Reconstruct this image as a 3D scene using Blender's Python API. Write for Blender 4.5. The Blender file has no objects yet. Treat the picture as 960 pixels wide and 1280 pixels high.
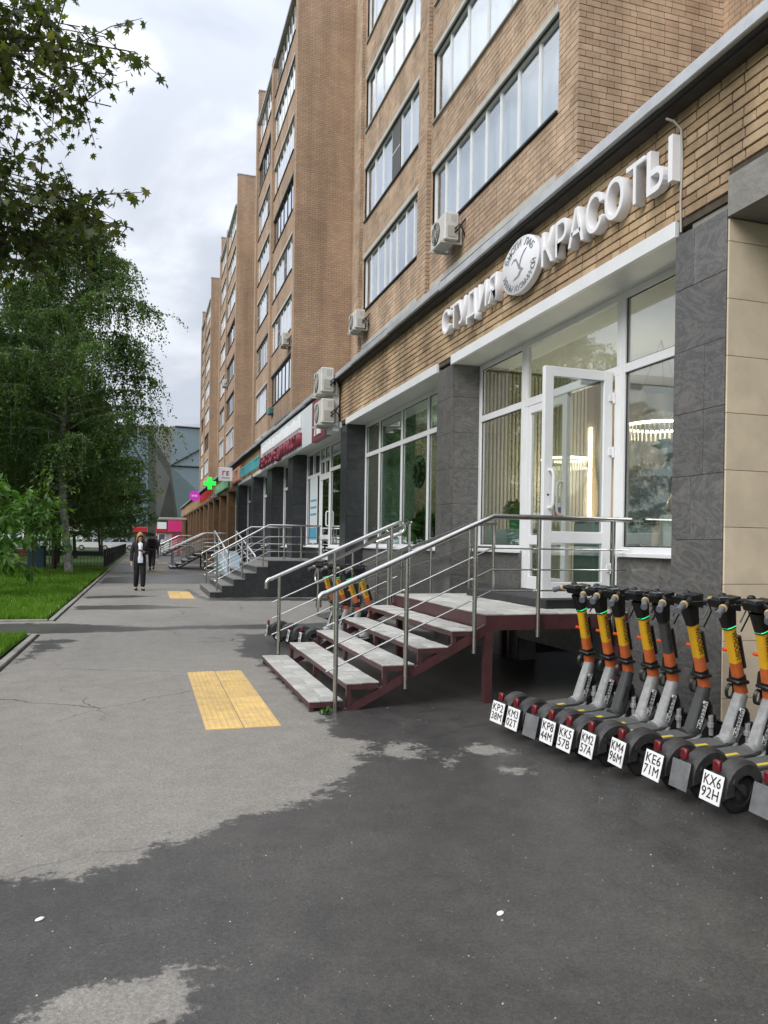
import bpy, math, random
import numpy as np
from mathutils import Vector, Matrix

random.seed(7); np.random.seed(7)
SC = bpy.context.scene
COL = SC.collection
R = math.radians

# ------------------------------------------------------------------ camera
YAW = R(17.3)
cam = bpy.data.cameras.new('camera')
cam.sensor_fit = 'VERTICAL'; cam.sensor_height = 36.0; cam.sensor_width = 27.0
cam.lens = 36.0 * 961.0 / 1280.0
cam.shift_y = 38.0 / 1280.0
cam.clip_start = 0.05; cam.clip_end = 1500
camo = bpy.data.objects.new('camera', cam); COL.objects.link(camo)
camo.matrix_world = Matrix.Translation((0, 0, 1.5)) @ Matrix.Rotation(-YAW, 4, 'Z') @ Matrix.Rotation(R(90), 4, 'X') @ Matrix.Rotation(0.0155, 4, 'Z')
SC.camera = camo

# ------------------------------------------------------------------ sky (overcast) and sun
SUN_EL, SUN_AZ = R(40), R(-122)          # azimuth measured from +Y towards +X
w = bpy.data.worlds.new('World'); SC.world = w; w.use_nodes = True
nt = w.node_tree; nt.nodes.clear()
def N(t, tree=None, **kw):
    n = (tree or nt).nodes.new(t)
    for k, v in kw.items(): setattr(n, k, v)
    return n
out = N('ShaderNodeOutputWorld'); bg = N('ShaderNodeBackground'); nt.links.new(bg.outputs[0], out.inputs[0])
sky = N('ShaderNodeTexSky', sky_type='NISHITA'); sky.sun_disc = False
sky.sun_elevation = SUN_EL; sky.sun_rotation = SUN_AZ
skm = N('ShaderNodeMix', data_type='RGBA', blend_type='MULTIPLY'); skm.inputs[0].default_value = 1
nt.links.new(sky.outputs[0], skm.inputs[6]); skm.inputs[7].default_value = (0.10, 0.10, 0.10, 1)
tc = N('ShaderNodeTexCoord')
mp = N('ShaderNodeMapping'); mp.inputs['Scale'].default_value = (1, 1, 2.1); mp.inputs['Location'].default_value = (0.35, 0.1, 0.33)
nt.links.new(tc.outputs['Generated'], mp.inputs[0])
n1 = N('ShaderNodeTexNoise'); n1.inputs['Scale'].default_value = 2.0; n1.inputs['Detail'].default_value = 7; n1.inputs['Roughness'].default_value = .52; n1.inputs['Distortion'].default_value = .35
nt.links.new(mp.outputs[0], n1.inputs['Vector'])
rp = N('ShaderNodeValToRGB')
rp.color_ramp.interpolation = 'EASE'
rp.color_ramp.elements[0].position = .34; rp.color_ramp.elements[0].color = (.272, .295, .340, 1)
rp.color_ramp.elements[1].position = .64; rp.color_ramp.elements[1].color = (.53, .545, .572, 1)
e = rp.color_ramp.elements.new(.50); e.color = (.345, .368, .412, 1)
nt.links.new(n1.outputs['Fac'], rp.inputs[0])
# an overcast sky is brighter overhead than at the horizon
sx = N('ShaderNodeSeparateXYZ'); nt.links.new(tc.outputs['Generated'], sx.inputs[0])
mr = N('ShaderNodeMapRange'); mr.inputs['From Min'].default_value = 0; mr.inputs['From Max'].default_value = 1
mr.inputs['To Min'].default_value = .95; mr.inputs['To Max'].default_value = 3.3
zz = N('ShaderNodeMath', operation='POWER', use_clamp=True); nt.links.new(sx.outputs['Z'], zz.inputs[0]); zz.inputs[1].default_value = 2.6
nt.links.new(zz.outputs[0], mr.inputs['Value'])
cm = N('ShaderNodeMix', data_type='RGBA', blend_type='MULTIPLY'); cm.inputs[0].default_value = 1
nt.links.new(rp.outputs[0], cm.inputs[6]); nt.links.new(mr.outputs[0], cm.inputs[7])
mx = N('ShaderNodeMix', data_type='RGBA'); mx.inputs[0].default_value = .92
nt.links.new(skm.outputs[2], mx.inputs[6]); nt.links.new(cm.outputs[2], mx.inputs[7])
nt.links.new(mx.outputs[2], bg.inputs['Color']); bg.inputs['Strength'].default_value = 1.0

sl = bpy.data.lights.new('sun', 'SUN'); sl.energy = 1.5; sl.angle = R(40); sl.color = (1.0, .965, .91)
so = bpy.data.objects.new('sun', sl); COL.objects.link(so)
sd = Vector((math.sin(SUN_AZ) * math.cos(SUN_EL), math.cos(SUN_AZ) * math.cos(SUN_EL), math.sin(SUN_EL)))
so.rotation_euler = sd.to_track_quat('Z', 'Y').to_euler()
so.location = (-20, 5, 30)
SC.view_settings.view_transform = 'Standard'; SC.view_settings.look = 'None'
SC.view_settings.exposure = 0.92; SC.view_settings.gamma = 1.0
SC.render.engine = 'CYCLES'

# ------------------------------------------------------------------ materials
MATS = {}
def newmat(name):
    m = bpy.data.materials.new(name); m.use_nodes = True; m.node_tree.nodes.clear(); return m
def mat(name, col, rough=.6, metal=0., ns=0, na=0., bs=0, ba=0., var=0., spec=.5, trans=0., emit=0., col2=None, coat=0.):
    """principled material: colour, noise of scale ns and amount na (towards col2), bump, per-object variation"""
    if name in MATS: return MATS[name]
    m = newmat(name); t = m.node_tree; L = t.links.new
    o = N('ShaderNodeOutputMaterial', t); p = N('ShaderNodeBsdfPrincipled', t); L(p.outputs[0], o.inputs[0])
    p.inputs['Roughness'].default_value = rough; p.inputs['Metallic'].default_value = metal
    p.inputs['Specular IOR Level'].default_value = spec; p.inputs['Coat Weight'].default_value = coat
    c = tuple(col) + (1,)
    tcn = N('ShaderNodeTexCoord', t); oi = N('ShaderNodeObjectInfo', t)
    off = N('ShaderNodeVectorMath', t, operation='SCALE'); off.inputs[0].default_value = (37, 53, 71); L(oi.outputs['Random'], off.inputs['Scale'])
    ad = N('ShaderNodeVectorMath', t, operation='ADD'); L(tcn.outputs['Object'], ad.inputs[0]); L(off.outputs[0], ad.inputs[1])
    src = None
    if na > 0:
        nz = N('ShaderNodeTexNoise', t); nz.inputs['Scale'].default_value = ns; nz.inputs['Detail'].default_value = 6; nz.inputs['Roughness'].default_value = .62
        L(ad.outputs[0], nz.inputs['Vector'])
        r_ = N('ShaderNodeMapRange', t); r_.inputs['From Min'].default_value = .32; r_.inputs['From Max'].default_value = .68
        L(nz.outputs['Fac'], r_.inputs['Value'])
        mm = N('ShaderNodeMix', t, data_type='RGBA'); L(r_.outputs[0], mm.inputs[0])
        c2 = tuple(col2) + (1,) if col2 else tuple(x * (1 - na) for x in col) + (1,)
        mm.inputs[6].default_value = c; mm.inputs[7].default_value = c2; src = mm.outputs[2]
    if var > 0:
        mr_ = N('ShaderNodeMapRange', t); mr_.inputs['To Min'].default_value = 1 - var; mr_.inputs['To Max'].default_value = 1 + var; L(oi.outputs['Random'], mr_.inputs['Value'])
        m2 = N('ShaderNodeMix', t, data_type='RGBA', blend_type='MULTIPLY'); m2.inputs[0].default_value = 1
        if src: L(src, m2.inputs[6])
        else: m2.inputs[6].default_value = c
        L(mr_.outputs[0], m2.inputs[7]); src = m2.outputs[2]
    if src: L(src, p.inputs['Base Color'])
    else: p.inputs['Base Color'].default_value = c
    if ba > 0:
        nb = N('ShaderNodeTexNoise', t); nb.inputs['Scale'].default_value = bs; nb.inputs['Detail'].default_value = 5
        L(ad.outputs[0], nb.inputs['Vector'])
        b = N('ShaderNodeBump', t); b.inputs['Strength'].default_value = ba; b.inputs['Distance'].default_value = .02
        L(nb.outputs['Fac'], b.inputs['Height']); L(b.outputs[0], p.inputs['Normal'])
    if emit > 0:
        p.inputs['Emission Color'].default_value = c; p.inputs['Emission Strength'].default_value = emit
    MATS[name] = m; return m

def brick_unit_mat(name, cols, dirt=.35):
    """single bricks (objects or islands): each brick its own tint"""
    if name in MATS: return MATS[name]
    m = newmat(name); t = m.node_tree; L = t.links.new
    o = N('ShaderNodeOutputMaterial', t); p = N('ShaderNodeBsdfPrincipled', t); L(p.outputs[0], o.inputs[0]); p.inputs['Roughness'].default_value = .85
    oi = N('ShaderNodeObjectInfo', t); ge = N('ShaderNodeNewGeometry', t)
    a = N('ShaderNodeMath', t, operation='ADD'); L(oi.outputs['Random'], a.inputs[0]); L(ge.outputs['Random Per Island'], a.inputs[1])
    fr = N('ShaderNodeMath', t, operation='FRACT'); L(a.outputs[0], fr.inputs[0])
    r_ = N('ShaderNodeValToRGB', t); els = r_.color_ramp.elements
    els[0].color = tuple(cols[0]) + (1,); els[1].color = tuple(cols[-1]) + (1,)
    for i in range(1, len(cols) - 1):
        q = els.new(i / (len(cols) - 1)); q.color = tuple(cols[i]) + (1,)
    L(fr.outputs[0], r_.inputs[0])
    nz = N('ShaderNodeTexNoise', t); nz.inputs['Scale'].default_value = 1.1; nz.inputs['Detail'].default_value = 9; nz.inputs['Roughness'].default_value = .7
    L(ge.outputs['Position'], nz.inputs['Vector'])
    mr_ = N('ShaderNodeMapRange', t); mr_.inputs['From Min'].default_value = .36; mr_.inputs['From Max'].default_value = .66
    mr_.inputs['To Min'].default_value = 1 - dirt; mr_.inputs['To Max'].default_value = 1.12; L(nz.outputs['Fac'], mr_.inputs['Value'])
    m2 = N('ShaderNodeMix', t, data_type='RGBA', blend_type='MULTIPLY'); m2.inputs[0].default_value = 1
    L(r_.outputs[0], m2.inputs[6]); L(mr_.outputs[0], m2.inputs[7])
    L(m2.outputs[2], p.inputs['Base Color'])
    ms_ = N('ShaderNodeMapping', t); ms_.inputs['Scale'].default_value = (1.5, 1.5, .10); L(ge.outputs['Position'], ms_.inputs[0]); n5 = N('ShaderNodeTexNoise', t); n5.inputs['Scale'].default_value = 1.0; n5.inputs['Detail'].default_value = 6; n5.inputs['Roughness'].default_value = .65; L(ms_.outputs[0], n5.inputs['Vector'])
    r5 = N('ShaderNodeMapRange', t); r5.inputs['From Min'].default_value = .36; r5.inputs['From Max'].default_value = .62; r5.inputs['To Min'].default_value = .78; r5.inputs['To Max'].default_value = 1.06; L(n5.outputs['Fac'], r5.inputs['Value'])
    m5 = N('ShaderNodeMix', t, data_type='RGBA', blend_type='MULTIPLY'); m5.inputs[0].default_value = 1; L(m2.outputs[2], m5.inputs[6]); L(r5.outputs[0], m5.inputs[7]); L(m5.outputs[2], p.inputs['Base Color'])
    nb = N('ShaderNodeTexNoise', t); nb.inputs['Scale'].default_value = 55; nb.inputs['Detail'].default_value = 4; L(ge.outputs['Position'], nb.inputs['Vector'])
    b = N('ShaderNodeBump', t); b.inputs['Strength'].default_value = .5; b.inputs['Distance'].default_value = .01
    L(nb.outputs['Fac'], b.inputs['Height']); L(b.outputs[0], p.inputs['Normal'])
    MATS[name] = m; return m

def brick_tex_mat(name, c1, c2, mortar, bw, bh):
    """brickwork too far away to pick apart"""
    m = newmat(name); t = m.node_tree; L = t.links.new
    o = N('ShaderNodeOutputMaterial', t); p = N('ShaderNodeBsdfPrincipled', t); L(p.outputs[0], o.inputs[0]); p.inputs['Roughness'].default_value = .88
    ge = N('ShaderNodeNewGeometry', t); s = N('ShaderNodeSeparateXYZ', t); L(ge.outputs['Position'], s.inputs[0])
    a = N('ShaderNodeMath', t, operation='ADD'); L(s.outputs[0], a.inputs[0]); L(s.outputs[1], a.inputs[1])
    cb = N('ShaderNodeCombineXYZ', t); L(a.outputs[0], cb.inputs[0]); L(s.outputs[2], cb.inputs[1])
    bt = N('ShaderNodeTexBrick', t); L(cb.outputs[0], bt.inputs['Vector'])
    bt.inputs['Scale'].default_value = 1; bt.inputs['Brick Width'].default_value = bw; bt.inputs['Row Height'].default_value = bh
    bt.inputs['Mortar Size'].default_value = .007; bt.inputs['Mortar Smooth'].default_value = .1; bt.inputs['Bias'].default_value = 0
    bt.inputs['Color1'].default_value = tuple(c1) + (1,); bt.inputs['Color2'].default_value = tuple(c2) + (1,); bt.inputs['Mortar'].default_value = tuple(mortar) + (1,)
    nz = N('ShaderNodeTexNoise', t); nz.inputs['Scale'].default_value = .45; nz.inputs['Detail'].default_value = 8; nz.inputs['Roughness'].default_value = .65; L(ge.outputs['Position'], nz.inputs['Vector'])
    mr_ = N('ShaderNodeMapRange', t); mr_.inputs['From Min'].default_value = .3; mr_.inputs['From Max'].default_value = .7; mr_.inputs['To Min'].default_value = .78; mr_.inputs['To Max'].default_value = 1.15
    L(nz.outputs['Fac'], mr_.inputs['Value'])
    m2 = N('ShaderNodeMix', t, data_type='RGBA', blend_type='MULTIPLY'); m2.inputs[0].default_value = 1
    L(bt.outputs['Color'], m2.inputs[6]); L(mr_.outputs[0], m2.inputs[7]); L(m2.outputs[2], p.inputs['Base Color'])
    ms_ = N('ShaderNodeMapping', t); ms_.inputs['Scale'].default_value = (1.5, 1.5, .10); L(ge.outputs['Position'], ms_.inputs[0]); n5 = N('ShaderNodeTexNoise', t); n5.inputs['Scale'].default_value = 1.0; n5.inputs['Detail'].default_value = 6; n5.inputs['Roughness'].default_value = .65; L(ms_.outputs[0], n5.inputs['Vector'])
    r5 = N('ShaderNodeMapRange', t); r5.inputs['From Min'].default_value = .36; r5.inputs['From Max'].default_value = .62; r5.inputs['To Min'].default_value = .78; r5.inputs['To Max'].default_value = 1.06; L(n5.outputs['Fac'], r5.inputs['Value'])
    m5 = N('ShaderNodeMix', t, data_type='RGBA', blend_type='MULTIPLY'); m5.inputs[0].default_value = 1; L(m2.outputs[2], m5.inputs[6]); L(r5.outputs[0], m5.inputs[7]); L(m5.outputs[2], p.inputs['Base Color'])
    b = N('ShaderNodeBump', t); b.inputs['Strength'].default_value = .6; b.inputs['Distance'].default_value = .01; b.invert = True
    L(bt.outputs['Fac'], b.inputs['Height']); L(b.outputs[0], p.inputs['Normal'])
    MATS[name] = m; return m

def glass_mat(name, tint, refl=1.0, ior=1.6):
    m = newmat(name); t = m.node_tree; L = t.links.new
    o = N('ShaderNodeOutputMaterial', t)
    tr = N('ShaderNodeBsdfTransparent', t); tr.inputs[0].default_value = tuple(tint) + (1,)
    gl = N('ShaderNodeBsdfGlossy', t); gl.inputs['Roughness'].default_value = .012; gl.inputs[0].default_value = (.96, .98, 1, 1)
    tcn = N('ShaderNodeTexCoord', t)
    nz = N('ShaderNodeTexNoise', t); nz.inputs['Scale'].default_value = .9; nz.inputs['Detail'].default_value = 1; L(tcn.outputs['Object'], nz.inputs['Vector'])
    b = N('ShaderNodeBump', t); b.inputs['Strength'].default_value = .06; b.inputs['Distance'].default_value = .1; L(nz.outputs['Fac'], b.inputs['Height']); L(b.outputs[0], gl.inputs['Normal'])
    lw = N('ShaderNodeLayerWeight', t); pw = N('ShaderNodeMath', t, operation='POWER'); L(lw.outputs['Facing'], pw.inputs[0]); pw.inputs[1].default_value = 5
    f0 = ((ior - 1) / (ior + 1)) ** 2; fr = N('ShaderNodeMath', t, operation='MULTIPLY_ADD'); L(pw.outputs[0], fr.inputs[0]); fr.inputs[1].default_value = 1 - f0; fr.inputs[2].default_value = f0
    mu = N('ShaderNodeMath', t, operation='MULTIPLY', use_clamp=True); L(fr.outputs[0], mu.inputs[0]); mu.inputs[1].default_value = refl
    ms = N('ShaderNodeMixShader', t); L(mu.outputs[0], ms.inputs[0]); L(tr.outputs[0], ms.inputs[1]); L(gl.outputs[0], ms.inputs[2]); L(ms.outputs[0], o.inputs[0])
    MATS[name] = m; return m

def leaf_mat(name, cols, transl=.35):
    m = newmat(name); t = m.node_tree; L = t.links.new
    o = N('ShaderNodeOutputMaterial', t); ge = N('ShaderNodeNewGeometry', t); oi = N('ShaderNodeObjectInfo', t)
    r_ = N('ShaderNodeValToRGB', t); els = r_.color_ramp.elements
    els[0].color = tuple(cols[0]) + (1,); els[1].color = tuple(cols[-1]) + (1,)
    for i in range(1, len(cols) - 1):
        q = els.new(i / (len(cols) - 1)); q.color = tuple(cols[i]) + (1,)
    nz = N('ShaderNodeTexNoise', t); nz.inputs['Scale'].default_value = .8; nz.inputs['Detail'].default_value = 3; L(ge.outputs['Position'], nz.inputs['Vector'])
    a = N('ShaderNodeMath', t, operation='MULTIPLY_ADD'); L(ge.outputs['Random Per Island'], a.inputs[0]); a.inputs[1].default_value = .55
    b = N('ShaderNodeMath', t, operation='MULTIPLY_ADD'); L(nz.outputs['Fac'], b.inputs[0]); b.inputs[1].default_value = 1.2; b.inputs[2].default_value = -.38
    L(b.outputs[0], a.inputs[2]); L(a.outputs[0], r_.inputs[0])
    p = N('ShaderNodeBsdfPrincipled', t); p.inputs['Roughness'].default_value = .45; p.inputs['Specular IOR Level'].default_value = .45; L(r_.outputs[0], p.inputs['Base Color'])
    tl = N('ShaderNodeBsdfTranslucent', t); 
    br = N('ShaderNodeMix', t, data_type='RGBA', blend_type='MULTIPLY'); br.inputs[0].default_value = 1; L(r_.outputs[0], br.inputs[6]); br.inputs[7].default_value = (1.5, 1.6, .7, 1); L(br.outputs[2], tl.inputs[0])
    ms = N('ShaderNodeMixShader', t); ms.inputs[0].default_value = transl; L(p.outputs[0], ms.inputs[1]); L(tl.outputs[0], ms.inputs[2]); L(ms.outputs[0], o.inputs[0])
    MATS[name] = m; return m

def granite_mat(name, dark, light, warm, seed=0.):
    """wavy banded polished stone"""
    m = newmat(name); t = m.node_tree; L = t.links.new
    o = N('ShaderNodeOutputMaterial', t); p = N('ShaderNodeBsdfPrincipled', t); L(p.outputs[0], o.inputs[0]); p.inputs['Roughness'].default_value = .28; p.inputs['Specular IOR Level'].default_value = .45
    tcn = N('ShaderNodeTexCoord', t); oi = N('ShaderNodeObjectInfo', t)
    ge = N('ShaderNodeNewGeometry', t)
    off = N('ShaderNodeVectorMath', t, operation='SCALE'); off.inputs[0].default_value = (9, 13, 17); L(oi.outputs['Random'], off.inputs['Scale'])
    ad = N('ShaderNodeVectorMath', t, operation='ADD'); L(ge.outputs['Position'], ad.inputs[0]); L(off.outputs[0], ad.inputs[1])
    mpg = N('ShaderNodeMapping', t); mpg.inputs['Scale'].default_value = (1, 1, 2.2); L(ad.outputs[0], mpg.inputs[0])
    wn = N('ShaderNodeTexNoise', t); wn.inputs['Scale'].default_value = 1.5; wn.inputs['Detail'].default_value = 4.5; wn.inputs['Roughness'].default_value = .55; wn.inputs['Distortion'].default_value = 1.3; L(mpg.outputs[0], wn.inputs['Vector'])
    w1 = N('ShaderNodeMath', t, operation='MULTIPLY'); L(wn.outputs['Fac'], w1.inputs[0]); w1.inputs[1].default_value = 62
    w2 = N('ShaderNodeMath', t, operation='SINE'); L(w1.outputs[0], w2.inputs[0])
    wv = N('ShaderNodeMath', t, operation='MULTIPLY_ADD'); L(w2.outputs[0], wv.inputs[0]); wv.inputs[1].default_value = .27; wv.inputs[2].default_value = .42
    r_ = N('ShaderNodeValToRGB', t); r_.color_ramp.elements[0].color = tuple(dark) + (1,); r_.color_ramp.elements[1].color = tuple(light) + (1,)
    r_.color_ramp.elements[0].position = .1; r_.color_ramp.elements[1].position = .98
    q = r_.color_ramp.elements.new(.7); q.color = tuple(d * .55 + l * .45 for d, l in zip(dark, light)) + (1,)
    L(wv.outputs[0], r_.inputs[0])
    nz = N('ShaderNodeTexNoise', t); nz.inputs['Scale'].default_value = 2.2; nz.inputs['Detail'].default_value = 7; nz.inputs['Distortion'].default_value = 2.2; L(ad.outputs[0], nz.inputs['Vector'])
    rr = N('ShaderNodeMapRange', t); rr.inputs['From Min'].default_value = .54; rr.inputs['From Max'].default_value = .74; rr.inputs['To Max'].default_value = .55; L(nz.outputs['Fac'], rr.inputs['Value'])
    mm = N('ShaderNodeMix', t, data_type='RGBA'); L(rr.outputs[0], mm.inputs[0]); L(r_.outputs[0], mm.inputs[6]); mm.inputs[7].default_value = tuple(warm) + (1,)
    n3 = N('ShaderNodeTexNoise', t); n3.inputs['Scale'].default_value = 60; n3.inputs['Detail'].default_value = 5; L(ad.outputs[0], n3.inputs['Vector'])
    r3 = N('ShaderNodeMapRange', t); r3.inputs['From Min'].default_value = .3; r3.inputs['From Max'].default_value = .7; r3.inputs['To Min'].default_value = .8; r3.inputs['To Max'].default_value = 1.2; L(n3.outputs['Fac'], r3.inputs['Value'])
    m4 = N('ShaderNodeMix', t, data_type='RGBA', blend_type='MULTIPLY'); m4.inputs[0].default_value = 1; L(mm.outputs[2], m4.inputs[6]); L(r3.outputs[0], m4.inputs[7])
    vr = N('ShaderNodeMapRange', t); vr.inputs['To Min'].default_value = .86; vr.inputs['To Max'].default_value = 1.14; L(oi.outputs['Random'], vr.inputs['Value'])
    m5 = N('ShaderNodeMix', t, data_type='RGBA', blend_type='MULTIPLY'); m5.inputs[0].default_value = 1; L(m4.outputs[2], m5.inputs[6]); L(vr.outputs[0], m5.inputs[7])
    L(m5.outputs[2], p.inputs['Base Color'])
    MATS[name] = m; return m

steel = mat('brushed_steel', (.56, .55, .52), .24, 1.0, 30, .18, 60, .03)
white_pvc = mat('white_frame', (.74, .75, .76), .38, 0, 3, .08)
white_sign = mat('white_acrylic', (.80, .80, .83), .35, 0, 4, .06)
soffit_m = mat('soffit_white', (.62, .63, .61), .4, 0, 2, .12)
maroon = mat('maroon_paint', (.075, .026, .028), .42, 0, 9, .35, 30, .15)
tile_m = mat('pale_step_tile', (.46, .455, .43), .75, 0, 9, .4, 60, .25, var=.17, col2=(.33, .322, .295))
yellow_tac = mat('tactile_yellow', (.66, .44, .15), .85, 0, 7, .5, 80, .3, var=.09, col2=(.45, .33, .16))
granite = granite_mat('grey_granite', (.084, .082, .080), (.190, .186, .18), (.21, .178, .15))
granite_dk = granite_mat('dark_granite', (.020, .022, .025), (.055, .058, .062), (.05, .048, .045))
beige_tile = mat('beige_porcelain', (.70, .60, .45), .45, 0, 3.5, .2, 40, .03, var=.03)
concrete = mat('concrete', (.27, .26, .235), .9, 0, 3, .35, 25, .4)
mortar_m = mat('mortar', (.085, .068, .050), .95, 0, 8, .4)
galv = mat('galvanised_flashing', (.55, .56, .57), .42, .55, 2.5, .3, 8, .05)
dark_void = mat('dark_plaster', (.035, .034, .033), .9, 0, 2, .3)
plaster = mat('grey_plaster', (.34, .33, .31), .9, 0, 1.2, .2)
glass_up = glass_mat('flat_window_glass', (.88, .92, .94), 2.6, 1.6)
glass_shop = glass_mat('shop_glass', (.82, .85, .82), 3.3, 1.6)
glass_green = glass_mat('greenish_shop_glass', (.68, .77, .70), 2.4, 1.6)
curtain_w = mat('pale_curtain', (.72, .73, .73), .9, 0, 1.5, .12)
curtain_d = mat('dark_curtain', (.20, .19, .18), .9)
room_m = mat('room_wall', (.45, .42, .38), .9)
brown_fr = mat('brown_frame', (.07, .045, .03), .6, 0, 6, .3)
dark_fr = mat('dark_frame', (.03, .03, .032), .5)
grey_fr = mat('grey_frame', (.36, .35, .32), .6)
podium_brick = brick_unit_mat('tan_brick', [(.50, .35, .21), (.54, .39, .24), (.58, .43, .275), (.47, .325, .195), (.53, .38, .225), (.40, .265, .155)], .5)
upper_brick = brick_unit_mat('brown_brick', [(.49, .35, .24), (.53, .385, .27), (.45, .315, .21), (.56, .41, .29), (.40, .272, .182)], .28)
brick_far = brick_tex_mat('far_brickwork', (.475, .33, .222), (.41, .275, .178), (.18, .14, .11), .26, .1)
brick_pod_far = brick_tex_mat('far_podium_brickwork', (.45, .30, .15), (.38, .24, .12), (.09, .07, .05), .26, .083)
black_pl = mat('black_plastic', (.013, .013, .014), .42, 0, 20, .3)
dk_grey_pl = mat('dark_grey_plastic', (.022, .023, .024), .55, 0, 16, .4, 40, .1, var=.25, col2=(.055, .052, .048))
tyre_m = mat('rubber', (.018, .018, .018), .8, 0, 20, .4)
rim_m = mat('rim_grey', (.10, .10, .095), .45, .6)
alu_lt = mat('scooter_silver', (.42, .43, .44), .4, .3, 25, .3, var=.1, col2=(.30, .30, .295))
alu_dk = mat('scooter_charcoal', (.085, .087, .09), .45, .3, 12, .2)
orange_p = mat('orange_paint', (.56, .125, .03), .42, 0, 22, .2, var=.12, col2=(.40, .10, .035))
yellow_p = mat('yellow_wrap', (.72, .40, .02), .42, 0, 20, .12, var=.08)
yellow_s = mat('yellow_strip', (.68, .50, .05), .6, 0, 20, .25)
brass = mat('brass_ring', (.70, .52, .26), .35, .4)
red_lens = mat('red_lens', (.13, .010, .014), .3)
plate_w = mat('plate_white', (.80, .80, .80), .4, 0, 10, .06)
ink = mat('black_ink', (.012, .012, .014), .5)
led_green = mat('green_led', (.05, .85, .30), .4, emit=.45)

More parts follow.
